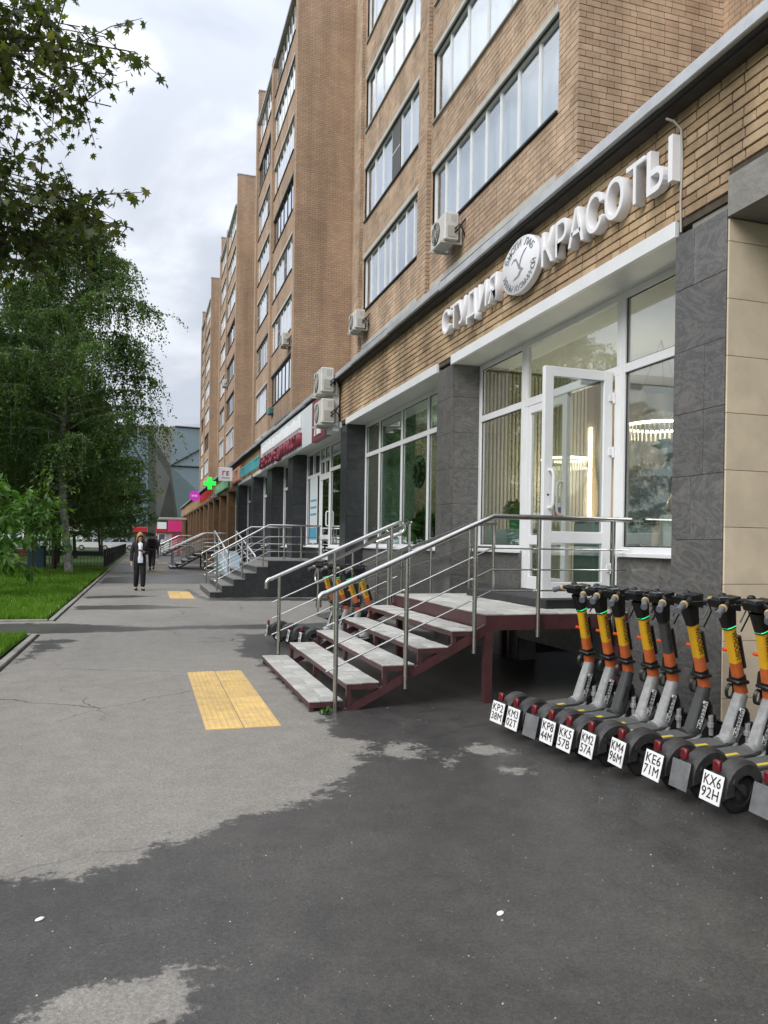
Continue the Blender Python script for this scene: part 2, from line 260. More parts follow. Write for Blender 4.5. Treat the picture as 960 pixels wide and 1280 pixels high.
# ------------------------------------------------------------------ mesh helpers
class MB:
    def __init__(s): s.v = []; s.f = []; s.m = []; s.n = 0
    def add(s, vs, fs, mi=0):
        b = s.n; s.v.extend([tuple(q) for q in vs]); s.n += len(vs)
        for f in fs: s.f.append(tuple(b + i for i in f)); s.m.append(mi)
        return s
    def box(s, x0, x1, y0, y1, z0, z1, mi=0, T=None):
        vs = [(x, y, z) for x in (x0, x1) for y in (y0, y1) for z in (z0, z1)]
        if T is not None: vs = [tuple(T @ Vector(q)) for q in vs]
        return s.add(vs, [(0, 1, 3, 2), (4, 6, 7, 5), (0, 4, 5, 1), (2, 3, 7, 6), (0, 2, 6, 4), (1, 5, 7, 3)], mi)
    def cbox(s, x0, x1, y0, y1, z0, z1, c=.005, mi=0, T=None):
        """chamfered box"""
        vs = []; ix = {}
        for i, x in enumerate((x0, x1)):
            for j, y in enumerate((y0, y1)):
                for k, z in enumerate((z0, z1)):
                    dx = c if i == 0 else -c; dy = c if j == 0 else -c; dz = c if k == 0 else -c
                    for a, q in enumerate(((x, y + dy, z + dz), (x + dx, y, z + dz), (x + dx, y + dy, z))):
                        ix[(i, j, k, a)] = len(vs); vs.append(q)
        fs = []
        g = lambda *k: ix[k]
        for i in (0, 1):
            q = [g(i, 0, 0, 0), g(i, 0, 1, 0), g(i, 1, 1, 0), g(i, 1, 0, 0)]; fs.append(q if i == 0 else q[::-1])
            q = [g(0, i, 0, 1), g(1, i, 0, 1), g(1, i, 1, 1), g(0, i, 1, 1)]; fs.append(q if i == 0 else q[::-1])
            q = [g(0, 0, i, 2), g(0, 1, i, 2), g(1, 1, i, 2), g(1, 0, i, 2)]; fs.append(q if i == 0 else q[::-1])
        for i in (0, 1):
            for j in (0, 1):
                q = [g(i, j, 0, 0), g(i, j, 0, 1), g(i, j, 1, 1), g(i, j, 1, 0)]; fs.append(q if i != j else q[::-1])
                q = [g(i, 0, j, 0), g(i, 1, j, 0), g(i, 1, j, 2), g(i, 0, j, 2)]; fs.append(q if i != j else q[::-1])
                q = [g(0, i, j, 1), g(0, i, j, 2), g(1, i, j, 2), g(1, i, j, 1)]; fs.append(q if i != j else q[::-1])
        for i in (0, 1):
            for j in (0, 1):
                for k in (0, 1):
                    q = [g(i, j, k, 0), g(i, j, k, 1), g(i, j, k, 2)]; fs.append(q if (i + j + k) % 2 == 0 else q[::-1])
        if T is not None: vs = [tuple(T @ Vector(q)) for q in vs]
        return s.add(vs, fs, mi)
    def tube(s, path, r, n=8, mi=0, cap=True, closed=False):
        P = [Vector(p) for p in path]; m = len(P)
        rs = r if isinstance(r, (list, tuple)) else [r] * m
        tang = []
        for i in range(m):
            if closed: d = (P[(i + 1) % m] - P[i - 1])
            else:
                d = (P[min(i + 1, m - 1)] - P[i]).normalized() + (P[i] - P[max(i - 1, 0)]).normalized()
            tang.append(d.normalized() if d.length > 1e-9 else Vector((0, 0, 1)))
        up = Vector((0, 0, 1)) if abs(tang[0].z) < .9 else Vector((1, 0, 0))
        u = tang[0].cross(up).normalized(); vs = []; fs = []
        for i in range(m):
            u = (u - tang[i] * u.dot(tang[i])).normalized(); v = tang[i].cross(u)
            for k in range(n):
                a = 2 * math.pi * k / n
                vs.append(tuple(P[i] + (u * math.cos(a) + v * math.sin(a)) * rs[i]))
        for i in range(m if closed else m - 1):
            j = (i + 1) % m
            for k in range(n):
                k2 = (k + 1) % n
                fs.append((i * n + k, i * n + k2, j * n + k2, j * n + k))
        if cap and not closed:
            fs.append(tuple(range(n - 1, -1, -1))); fs.append(tuple((m - 1) * n + k for k in range(n)))
        return s.add(vs, fs, mi)
    def lathe(s, prof, n=16, T=None, mi=0):
        """profile [(r,z)] round local z"""
        vs = []; fs = []
        for r_, z in prof:
            for k in range(n):
                a = 2 * math.pi * k / n; vs.append((r_ * math.cos(a), r_ * math.sin(a), z))
        for i in range(len(prof) - 1):
            for k in range(n):
                k2 = (k + 1) % n; fs.append((i * n + k, i * n + k2, (i + 1) * n + k2, (i + 1) * n + k))
        fs.append(tuple(range(n - 1, -1, -1))); fs.append(tuple((len(prof) - 1) * n + k for k in range(n)))
        if T is not None: vs = [tuple(T @ Vector(q)) for q in vs]
        return s.add(vs, fs, mi)
    def prism(s, poly, h0, h1, T=None, mi=0):
        """polygon in local xy extruded along z"""
        n = len(poly); vs = [(x, y, h0) for x, y in poly] + [(x, y, h1) for x, y in poly]
        fs = [tuple(range(n - 1, -1, -1)), tuple(range(n, 2 * n))] + [(i, (i + 1) % n, n + (i + 1) % n, n + i) for i in range(n)]
        if T is not None: vs = [tuple(T @ Vector(q)) for q in vs]
        return s.add(vs, fs, mi)
    def mesh(s, name, mats, smooth=False, origin=(0, 0, 0)):
        me = bpy.data.meshes.new(name)
        o = origin
        me.from_pydata([(x - o[0], y - o[1], z - o[2]) for x, y, z in s.v], [], s.f)
        for m in (mats if isinstance(mats, (list, tuple)) else [mats]): me.materials.append(m)
        if any(s.m): me.polygons.foreach_set('material_index', s.m)
        if smooth: 
            me.polygons.foreach_set('use_smooth', [True] * len(me.polygons))
            try: me.set_sharp_from_angle(angle=R(40))
            except Exception: pass
        me.update(); return me
    def build(s, name, mats, parent=None, smooth=False, loc=None):
        """coordinates are relative to the parent's root unless loc is given for a top-level mesh"""
        return ob(name, s.mesh(name, mats, smooth), parent, loc)

def ob(name, me, parent=None, loc=None, M4=None):
    o = bpy.data.objects.new(name, me); COL.objects.link(o)
    if parent is not None: o.parent = parent
    if loc is not None: o.location = loc
    if M4 is not None: o.matrix_basis = M4
    return o
def tag(o, label=None, cat=None, group=None, kind=None):
    if label: o['label'] = label
    if cat: o['category'] = cat
    if group: o['group'] = group
    if kind: o['kind'] = kind
    return o
def root(name, loc, label, cat, group=None, rz=0.):
    o = bpy.data.objects.new(name, None); COL.objects.link(o); o.location = loc; o.rotation_euler = (0, 0, rz); o.empty_display_size = .2
    return tag(o, label, cat, group)
def meshraw(name, V, F, mats, smooth=False, nper=None):
    """fast mesh from numpy: V (n,3), F (m,k)"""
    me = bpy.data.meshes.new(name); k = F.shape[1]
    me.vertices.add(len(V)); me.vertices.foreach_set('co', V.astype(np.float32).ravel())
    me.loops.add(F.size); me.loops.foreach_set('vertex_index', F.astype(np.int32).ravel())
    me.polygons.add(len(F)); me.polygons.foreach_set('loop_start', np.arange(0, F.size, k, dtype=np.int32))
    try: me.polygons.foreach_set('loop_total', np.full(len(F), k, dtype=np.int32))
    except Exception: pass
    for m in (mats if isinstance(mats, (list, tuple)) else [mats]): me.materials.append(m)
    me.update(calc_edges=True); me.validate(); return me

# text ----------------------------------------------------------------
TXT = {}
TMP = bpy.data.scenes.new('tmp')
def text_mesh(body, size, depth, mat_, offset=0., spacing=1., align='CENTER', bevel=0.):
    key = (body, size, depth, mat_.name, offset, spacing, align, bevel)
    if key in TXT: return TXT[key]
    cu = bpy.data.curves.new('t', 'FONT'); cu.body = body; cu.size = size; cu.extrude = depth / 2; cu.offset = offset
    cu.space_character = spacing; cu.align_x = align; cu.align_y = 'CENTER'; cu.resolution_u = 3; cu.bevel_depth = bevel; cu.bevel_resolution = 0
    o = bpy.data.objects.new('t', cu); TMP.collection.objects.link(o)
    TMP.view_layers[0].update(); dg = TMP.view_layers[0].depsgraph
    me = bpy.data.meshes.new_from_object(o.evaluated_get(dg)); me.name = 'lettering'
    me.materials.clear(); me.materials.append(mat_)
    bpy.data.objects.remove(o); bpy.data.curves.remove(cu)
    TXT[key] = me; return me
FACADE = Matrix(((0, 0, -1), (-1, 0, 0), (0, 1, 0))).to_4x4()      # text x -> -Y, y -> Z, normal -> -X

def fits(me, wd):
    xs = [v.co.x for v in me.vertices]; return wd / (max(xs) - min(xs)), min(xs), max(xs)

# ================================================================== THE SETTING: ground
def asphalt_mat():
    m = newmat('asphalt'); t = m.node_tree; L = t.links.new
    o = N('ShaderNodeOutputMaterial', t); p = N('ShaderNodeBsdfPrincipled', t); L(p.outputs[0], o.inputs[0])
    ge = N('ShaderNodeNewGeometry', t); at = N('ShaderNodeAttribute', t); at.attribute_name = 'damp'
    def noise(sc, det=6, rough=.6, dist=0., stretch=None):
        n = N('ShaderNodeTexNoise', t); n.inputs['Scale'].default_value = sc; n.inputs['Detail'].default_value = det; n.inputs['Roughness'].default_value = rough; n.inputs['Distortion'].default_value = dist
        if stretch:
            mpn = N('ShaderNodeMapping', t); mpn.inputs['Scale'].default_value = stretch; L(ge.outputs['Position'], mpn.inputs[0]); L(mpn.outputs[0], n.inputs['Vector'])
        else: L(ge.outputs['Position'], n.inputs['Vector'])
        return n.outputs['Fac']
    def mth(op, a, b=None, c=None):
        n = N('ShaderNodeMath', t, operation=op)
        for i, x in enumerate((a, b, c)):
            if x is None: continue
            if isinstance(x, (int, float)): n.inputs[i].default_value = x
            else: L(x, n.inputs[i])
        return n.outputs[0]
    def mrange(v, a, b, c, d, sm=False):
        n = N('ShaderNodeMapRange', t); n.interpolation_type = 'SMOOTHSTEP' if sm else 'LINEAR'
        L(v, n.inputs['Value'])
        for k, x in zip(('From Min', 'From Max', 'To Min', 'To Max'), (a, b, c, d)): n.inputs[k].default_value = x
        return n.outputs[0]
    # jagged edge of the damp area
    e = mth('ADD', at.outputs['Fac'], mth('MULTIPLY_ADD', noise(2.2, 9, .68), .9, -.45))
    e = mth('ADD', e, mth('MULTIPLY_ADD', noise(22, 5, .75), .36, -.18))
    wet = mrange(e, -.035, .045, 0, 1, True)
    big = noise(.55, 7, .6, .4, (1, .5, 1)); med = noise(5, 8, .65); fine = noise(170, 3, .6); grit = noise(55, 3, .7)
    dry = N('ShaderNodeValToRGB', t); dry.color_ramp.elements[0].color = (.165, .154, .137, 1); dry.color_ramp.elements[1].color = (.272, .256, .230, 1)
    dry.color_ramp.elements[0].position = .3; dry.color_ramp.elements[1].position = .72
    L(mth('ADD', mth('MULTIPLY', big, .55), mth('MULTIPLY', med, .45)), dry.inputs[0])
    wc = N('ShaderNodeValToRGB', t); wc.color_ramp.elements[0].color = (.034, .033, .0325, 1); wc.color_ramp.elements[1].color = (.105, .099, .090, 1)
    wc.color_ramp.elements[0].position = .32; wc.color_ramp.elements[1].position = .72
    L(mth('ADD', mth('MULTIPLY', big, .65), mth('MULTIPLY', med, .35)), wc.inputs[0])
    mm = N('ShaderNodeMix', t, data_type='RGBA'); L(wet, mm.inputs[0]); L(dry.outputs[0], mm.inputs[6]); L(wc.outputs[0], mm.inputs[7])
    # exposed stones, light and dark
    vo = N('ShaderNodeTexVoronoi', t); vo.inputs['Scale'].default_value = 55; L(ge.outputs['Position'], vo.inputs['Vector'])
    sp = mrange(vo.outputs['Distance'], .10, .17, 1, 0)
    sc_ = N('ShaderNodeSeparateColor', t); L(vo.outputs['Color'], sc_.inputs[0])
    lit = mth('MULTIPLY', sp, mth('GREATER_THAN', sc_.outputs[0], .93)); drk = mth('MULTIPLY', sp, mth('LESS_THAN', sc_.outputs[0], .045))
    m2 = N('ShaderNodeMix', t, data_type='RGBA'); L(mth('MULTIPLY', lit, .85), m2.inputs[0]); L(mm.outputs[2], m2.inputs[6]); m2.inputs[7].default_value = (.42, .41, .39, 1)
    m3 = N('ShaderNodeMix', t, data_type='RGBA'); L(mth('MULTIPLY', drk, .8), m3.inputs[0]); L(m2.outputs[2], m3.inputs[6]); m3.inputs[7].default_value = (.02, .02, .02, 1)
    m4 = N('ShaderNodeMix', t, data_type='RGBA', blend_type='MULTIPLY'); m4.inputs[0].default_value = 1; L(m3.outputs[2], m4.inputs[6])
    L(mth('MULTIPLY', mrange(fine, .3, .7, .76, 1.24), mrange(grit, .3, .7, .86, 1.14)), m4.inputs[7]); L(m4.outputs[2], p.inputs['Base Color'])
    L(mrange(wet, 0, 1, .9, .36), p.inputs['Roughness']); p.inputs['Specular IOR Level'].default_value = .4
    v2 = N('ShaderNodeTexVoronoi', t); v2.inputs['Scale'].default_value = 95; L(ge.outputs['Position'], v2.inputs['Vector']); s2_ = N('ShaderNodeSeparateColor', t); L(v2.outputs['Color'], s2_.inputs[0])
    m6 = N('ShaderNodeMix', t, data_type='RGBA', blend_type='MULTIPLY'); m6.inputs[0].default_value = 1; L(m4.outputs[2], m6.inputs[6]); L(mrange(s2_.outputs[1], 0, 1, .84, 1.16), m6.inputs[7]); L(m6.outputs[2], p.inputs['Base Color'])
    b = N('ShaderNodeBump', t); b.inputs['Strength'].default_value = .4; b.inputs['Distance'].default_value = .005
    vc = N('ShaderNodeTexVoronoi', t); vc.feature = 'DISTANCE_TO_EDGE'; vc.inputs['Scale'].default_value = .42
    nv = N('ShaderNodeTexNoise', t); nv.inputs['Scale'].default_value = 3.0; nv.inputs['Detail'].default_value = 6; L(ge.outputs['Position'], nv.inputs['Vector'])
    va = N('ShaderNodeVectorMath', t, operation='MULTIPLY_ADD'); L(nv.outputs['Color'], va.inputs[0]); va.inputs[1].default_value = (.35, .35, 0); L(ge.outputs['Position'], va.inputs[2]); L(va.outputs[0], vc.inputs['Vector'])
    crk = mth('MULTIPLY', mrange(vc.outputs['Distance'], .0015, .0040, 1, 0), mrange(noise(.5, 2, .5), .50, .58, 0, .75))
    m7 = N('ShaderNodeMix', t, data_type='RGBA'); L(crk, m7.inputs[0]); L(m6.outputs[2], m7.inputs[6]); m7.inputs[7].default_value = (.03, .028, .026, 1); L(m7.outputs[2], p.inputs['Base Color'])
    L(mth('ADD', fine, mth('MULTIPLY', grit, 1.2)), b.inputs['Height']); L(b.outputs[0], p.inputs['Normal'])
    MATS['asphalt'] = m; return m
asphalt = asphalt_mat()

def polydist(X, Y, poly):
    """signed distance to polygon, positive inside"""
    P = np.array(poly, float); n = len(P); d = np.full(X.shape, 1e9); ins = np.zeros(X.shape, bool)
    for i in range(n):
        a = P[i]; b = P[(i + 1) % n]; e = b - a
        t_ = np.clip(((X - a[0]) * e[0] + (Y - a[1]) * e[1]) / (e @ e), 0, 1)
        d = np.minimum(d, np.hypot(X - a[0] - t_ * e[0], Y - a[1] - t_ * e[1]))
        c = ((a[1] > Y) != (b[1] > Y)) & (X < (b[0] - a[0]) * (Y - a[1]) / (b[1] - a[1] + 1e-12) + a[0])
        ins ^= c
    return np.where(ins, d, -d)

def damp_field(X, Y):
    near = polydist(X, Y, [(-9, -4), (9, -4), (9, 9.6), (1.42, 9.6), (1.42, 6.3), (1.46, 5.76), (1.62, 5.55), (1.42, 5.3), (1.5, 5.05), (1.22, 4.78), (1.17, 4.54), (.66, 4.28), (.3, 4.07), (0, 3.88), (-.2, 3.75), (-.57, 3.65), (-2, 3.5), (-9, 3.4)])
    dry = polydist(X, Y, [(-.5, 2.45), (-.18, 2.72), (.02, 2.75), (.3, 2.72), (.36, 2.64), (.1, 2.58), (-.05, 2.45)])
    f = np.minimum(near, -dry)
    for (cx_, cy_, r_) in ((2.56, 5.02, .06), (2.42, 5.08, .09), (2.38, 4.61, .07), (2.0, 4.9, .06), (1.75, 5.2, .08), (1.85, 5.42, .05)):
        f = np.minimum(f, np.hypot(X - cx_, (Y - cy_) * .7) - r_)
    add = [polydist(X, Y, [(-9, 12.95), (-2, 12.95), (-.9, 13.05), (.3, 13.2), (.9, 13.3), (2.5, 12.9), (3.3, 12.8), (3.2, 13.9), (2.0, 13.7), (.9, 13.7), (.2, 13.55), (-.9, 14.2), (-1.6, 14.5), (-9, 14.6)]) + .06,
           polydist(X, Y, [(1.25, 9.7), (1.2, 10.6), (1.5, 11.6), (1.4, 12.4), (2.2, 12.4), (5, 12.2), (5, 9.4)]),
           polydist(X, Y, [(-1.5, 8.3), (-1.2, 10.6), (-.85, 11.9), (-1.0, 12.3), (-1.6, 12.4)]) - .12,
           polydist(X, Y, [(-1.5, 17.2), (.1, 17.0), (1.2, 17.4), (.2, 18.3), (-1.5, 18.2)]) - .05,
           polydist(X, Y, [(-1.5, 20.2), (-.2, 20.4), (.5, 21.0), (-.4, 21.5), (-1.5, 21.3)]) - .1,
           polydist(X, Y, [(1.5, 19.2), (5, 19.0), (5, 19.9), (1.5, 20.2), (1.3, 24), (1.05, 23)]),
           polydist(X, Y, [(-1.5, 27), (4, 26.4), (4.2, 31), (1.5, 34), (-1.5, 31)]) - .05,
           polydist(X, Y, [(-1.5, 36), (3, 37), (3.2, 45), (-1.5, 46)]) - .1,
           polydist(X, Y, [(1.0, 52), (4.2, 46), (4.2, 96), (0.4, 96)])]
    for a in add: f = np.maximum(f, a)
    return np.clip(f, -1, 1)

def ground_grid(name, x0, x1, y0, y1, st, z, m):
    xs = np.arange(x0, x1 + 1e-6, st); ys = np.arange(y0, y1 + 1e-6, st)
    X, Y = np.meshgrid(xs, ys, indexing='ij'); V = np.stack([X.ravel(), Y.ravel(), np.full(X.size, z)], 1)
    ny = len(ys); i, j = np.meshgrid(np.arange(len(xs) - 1), np.arange(ny - 1), indexing='ij'); q = (i * ny + j).ravel()
    F = np.stack([q, q + ny, q + ny + 1, q + 1], 1)
    me = meshraw(name, V, F, m); a = me.attributes.new('damp', 'FLOAT', 'POINT')
    f = damp_field(X, Y).ravel().astype(np.float32); a.data.foreach_set('value', f)
    return ob(name, me)
soil = mat('far_ground', (.11, .115, .06), .95, 0, .4, .4, 8, .3)
g = MB(); g.add([(-600, -300, 0), (600, -300, 0), (600, 900, 0), (-600, 900, 0)], [(0, 1, 2, 3)])
tag(g.build('ground', mat('ground_grass', (.045, .085, .014), .95, 0, .5, .4), loc=(0, 0, -.05)), kind='structure')
pv = ground_grid('pavement', -1.5, 9.06, -3, 99, .12, 0.0, asphalt); tag(pv, kind='structure')
p2 = ground_grid('side_path', -14.1, -1.5, 12.84, 14.88, .12, -.001, asphalt); tag(p2, kind='structure')
p3 = ground_grid('pavement', -14.1, -1.5, -3, 7.0, .15, -.001, asphalt); tag(p3, kind='structure')
g = MB(); g.add([(-60, 99, 0), (60, 99, 0), (60, 112, 0), (-60, 112, 0)], [(0, 1, 2, 3)])
tag(g.build('road', mat('road_asphalt', (.06, .06, .058), .8, 0, .6, .3), loc=(0, 0, -.004)), kind='structure')

# lawn sheets with kerbs
lawn_m = mat('lawn_soil', (.055, .13, .013), .95, 0, 4, .45, 60, .8, col2=(.035, .075, .012))
for (y0, y1) in ((14.98, 39.4), (7.1, 12.74)):
    g = MB(); nx, ny = 26, 30
    xs = np.linspace(-14, -1.66, nx); ys = np.linspace(y0, y1, ny); vs = []
    for x in xs:
        for y in ys: vs.append((x, y, .02 + .02 * math.sin(x * 1.7 + y * .6) * math.cos(y * .9) + (.02 if x < -2 else 0)))
    g.add(vs, [(i * ny + j, (i + 1) * ny + j, (i + 1) * ny + j + 1, i * ny + j + 1) for i in range(nx - 1) for j in range(ny - 1)])
    tag(g.build('lawn', lawn_m, smooth=True), kind='structure')
g = MB(); g.add([(-14, 41.0, .01), (-1.66, 41.0, .01), (-1.66, 98.9, .01), (-14, 98.9, .01)], [(0, 1, 2, 3)])
tag(g.build('lawn', lawn_m), kind='structure')
g = MB(); g.add([(-14, 39.4, 0), (-1.66, 39.4, 0), (-1.66, 41, 0), (-14, 41, 0)], [(0, 1, 2, 3)])
tag(g.build('path', mat('yard_path', (.16, .155, .145), .9, 0, 2, .3)), kind='structure')

def grass(y0, y1, n, hh):
    rs = np.random.RandomState(int(y0 * 7))
    x = -1.68 - rs.rand(n) ** 1.25 * 9.0; y = y0 + (y1 - y0) * rs.rand(n) ** 1.25
    h = hh * (.45 + rs.rand(n)) * (.7 + .5 * np.sin(x * 2.3 + y * 1.1) ** 2); a = rs.rand(n) * 6.283; wd = .008 + .010 * rs.rand(n) + (y - 8) * .0006
    lean = .45 * h * rs.rand(n); a2 = rs.rand(n) * 6.283
    z = .02 + .02 * np.sin(x * 1.7 + y * .6) * np.cos(y * .9)
    A = np.stack([x - np.cos(a) * wd, y - np.sin(a) * wd, z], 1); B = np.stack([x + np.cos(a) * wd, y + np.sin(a) * wd, z], 1)
    C = np.stack([x + np.cos(a2) * lean, y + np.sin(a2) * lean, z + h], 1)
    V = np.concatenate([A, B, C]); i = np.arange(n); F = np.stack([i, i + n, i + 2 * n], 1)
    return V, F
gm = leaf_mat('grass_blade', [(.045, .11, .008), (.085, .19, .014), (.12, .245, .02), (.16, .27, .035)], .35)
V, F = grass(15.0, 39.3, 130000, .10); tag(ob('grass', meshraw('grass', V, F, gm)), 'short bright green grass on the long lawn beside the walkway', 'grass', kind='stuff')
V, F = grass(7.15, 12.72, 60000, .09); tag(ob('grass', meshraw('grass', V, F, gm)), 'short bright green grass on the lawn corner before the side path', 'grass', kind='stuff')

kerb_m = mat('kerb_concrete', (.30, .29, .265), .9, 0, 6, .35, 40, .3, var=.08)
kerb_me = {}
def kerb(a, b, label):
    a = Vector(a); b = Vector(b); d = b - a; n = max(1, round(d.length)); step = d.length / n
    k = round(step, 3)
    if k not in kerb_me:
        q = MB(); q.cbox(.004, step - .004, -.045, .045, -.04, .028, .008); kerb_me[k] = q.mesh('kerb_stone', kerb_m)
    r = root('kerb', a, label, 'kerb'); r.rotation_euler = (0, 0, math.atan2(d.y, d.x)); tag(r, kind='structure')
    for i in range(n): ob('kerb_stone', kerb_me[k], r, (i * step, random.uniform(-.003, .003), random.uniform(-.004, .004)))
kerb((-1.58, 14.93, 0), (-1.58, 98.9, 0), 'long concrete kerb between the lawn and the walkway')
kerb((-1.58, 12.79, 0), (-1.58, 7.0, 0), 'short concrete kerb edging the lawn corner before the side path')
kerb((-14, 14.93, 0), (-1.63, 14.93, 0), 'concrete kerb along the far side of the side path')
kerb((-14, 12.79, 0), (-1.63, 12.79, 0), 'concrete kerb along the near side of the side path')

# tactile paving: yellow ribbed plates
def tac_plate(kind):
    q = MB(); q.cbox(.003, .297, .003, .297, 0, .010, .002)
    if kind == 'rib':
        for i in range(6): q.cbox(.02 + i * .046, .045 + i * .046, .012, .288, .009, .0145, .002)
    else:
        for i in range(6):
            for j in range(6):
                x, y = .028 + i * .049, .028 + j * .049
                q.lathe([(.014, .009), (.009, .0145)], 6, Matrix.Translation((x, y, 0)))
    return q.mesh('plate', yellow_tac)
TP = {'rib': tac_plate('rib'), 'dot': tac_plate('dot')}
def tactile(x, y, nx, ny, label, kinds=lambda i, j: 'rib'):
    r = root('tactile_paving', (x, y, -.003), label, 'tactile paving', 'yellow tactile paving on the walkway')
    for i in range(nx):
        for j in range(ny): ob('plate', TP[kinds(i, j)], r, (i * .303, j * .303, random.uniform(0, .0015)))
tactile(.48, 6.18, 2, 9, 'yellow tactile paving pad beside the tiled steps of the beauty studio', lambda i, j: 'dot' if j < 3 else 'rib')
tactile(.64, 20.0, 2, 9, 'yellow tactile paving pad beside the black granite stairs')
tactile(.34, 37.6, 2, 8, 'yellow tactile paving pad beside the open metal stairs past the granite ones')
tactile(.80, 48.2, 2, 9, 'yellow tactile paving pad at the second flight of open metal stairs')

# small litter
rs = np.random.RandomState(5); n = 900; px_ = rs.uniform(-1.4, 4.0, n); py_ = 1.9 + 7.5 * rs.rand(n) ** 1.5; sz = .0025 + .004 * rs.rand(n) ** 3; a_ = rs.rand(n) * 6.28
V = np.stack([np.stack([px_ + np.cos(a_ + k * 2.1) * sz, py_ + np.sin(a_ + k * 2.1) * sz, np.full(n, .001)], 1) for k in range(3)] + [np.stack([px_, py_, .001 + sz * .9], 1)], 1).reshape(-1, 3)
b_ = (np.arange(n) * 4)[:, None]; F = np.concatenate([b_ + np.array([[0, 1, 3]]), b_ + np.array([[1, 2, 3]]), b_ + np.array([[2, 0, 3]])], 0)
tag(ob('grit', meshraw('grit', V, F, brick_unit_mat('grit_stone', [(.5, .48, .44), (.3, .29, .27), (.08, .08, .08), (.6, .58, .55)], .1))), 'fine grit and small stones scattered on the asphalt', 'grit', kind='stuff')
for (x, y, s_, l) in ((1.40, 2.83, .022, 'white scrap of paper lying on the damp asphalt'), (-.37, 3.27, .02, 'pale flattened wad on the damp asphalt near the dry patch')):
    q = MB(); q.lathe([(s_, 0), (s_ * .95, .003), (s_ * .5, .006)], 9, Matrix.Rotation(.7, 4, 'Z') @ Matrix.Diagonal((1, .6, 1, 1)))
    tag(q.build('paper_scrap', plate_w, loc=(x, y, .003)), l, 'litter')

# ================================================================== BRICK APARTMENT BLOCKS
XF = 6.3            # street face of the projecting blocks
XR = 9.0            # recessed face between the blocks
Z0S, FL, WH = 5.8, 2.75, 1.6     # first sill, storey height, window height
PER, SLEN = 24.0, 13.1
def courses(u0, u1, z0, z1, pitch, blen, holes=(), seed=0, head=.12, joint=.012):
    rnd = random.Random(seed); res = []; k = 0; z = z0
    while z + pitch <= z1 + .02:
        za, zb = z, min(z + pitch - joint, z1); u = u0 - (blen + joint) * (.5 if k % 2 else 0) - rnd.random() * .03
        while u < u1:
            L_ = blen if rnd.random() > head else blen * .48
            a, b = max(u, u0), min(u + L_, u1); u += L_ + joint
            segs = [(a, b)]
            for (ha, hb, hz0, hz1) in holes:
                if zb > hz0 and za < hz1:
                    ns = []
                    for (p, q) in segs:
                        if q <= ha or p >= hb: ns.append((p, q))
                        else:
                            if p < ha: ns.append((p, ha))
                            if q > hb: ns.append((hb, q))
                    segs = ns
            for (p, q) in segs:
                if q - p > .03: res.append((p, q, za, zb))
        z += pitch; k += 1
    return res

PANE = {}
def unit_pane(m):
    if m.name not in PANE:
        q = MB(); q.box(-.004, .004, 0, 1, 0, 1); PANE[m.name] = q.mesh('pane', m)
    return PANE[m.name]
def curtain_mesh(key, m):
    if key not in PANE:
        n = 40; vs = []; fs = []
        for i in range(n + 1):
            x = .035 * math.sin(i * 1.1 + math.sin(i * .37) * 2); vs += [(x, i / n, 0), (x, i / n, 1)]
        for i in range(n): fs.append((2 * i, 2 * i + 2, 2 * i + 3, 2 * i + 1))
        q = MB(); q.add(vs, fs); PANE[key] = q.mesh('curtain', m, True)
    return PANE[key]
CUR = [('cw', curtain_w), ('cd', curtain_d)]

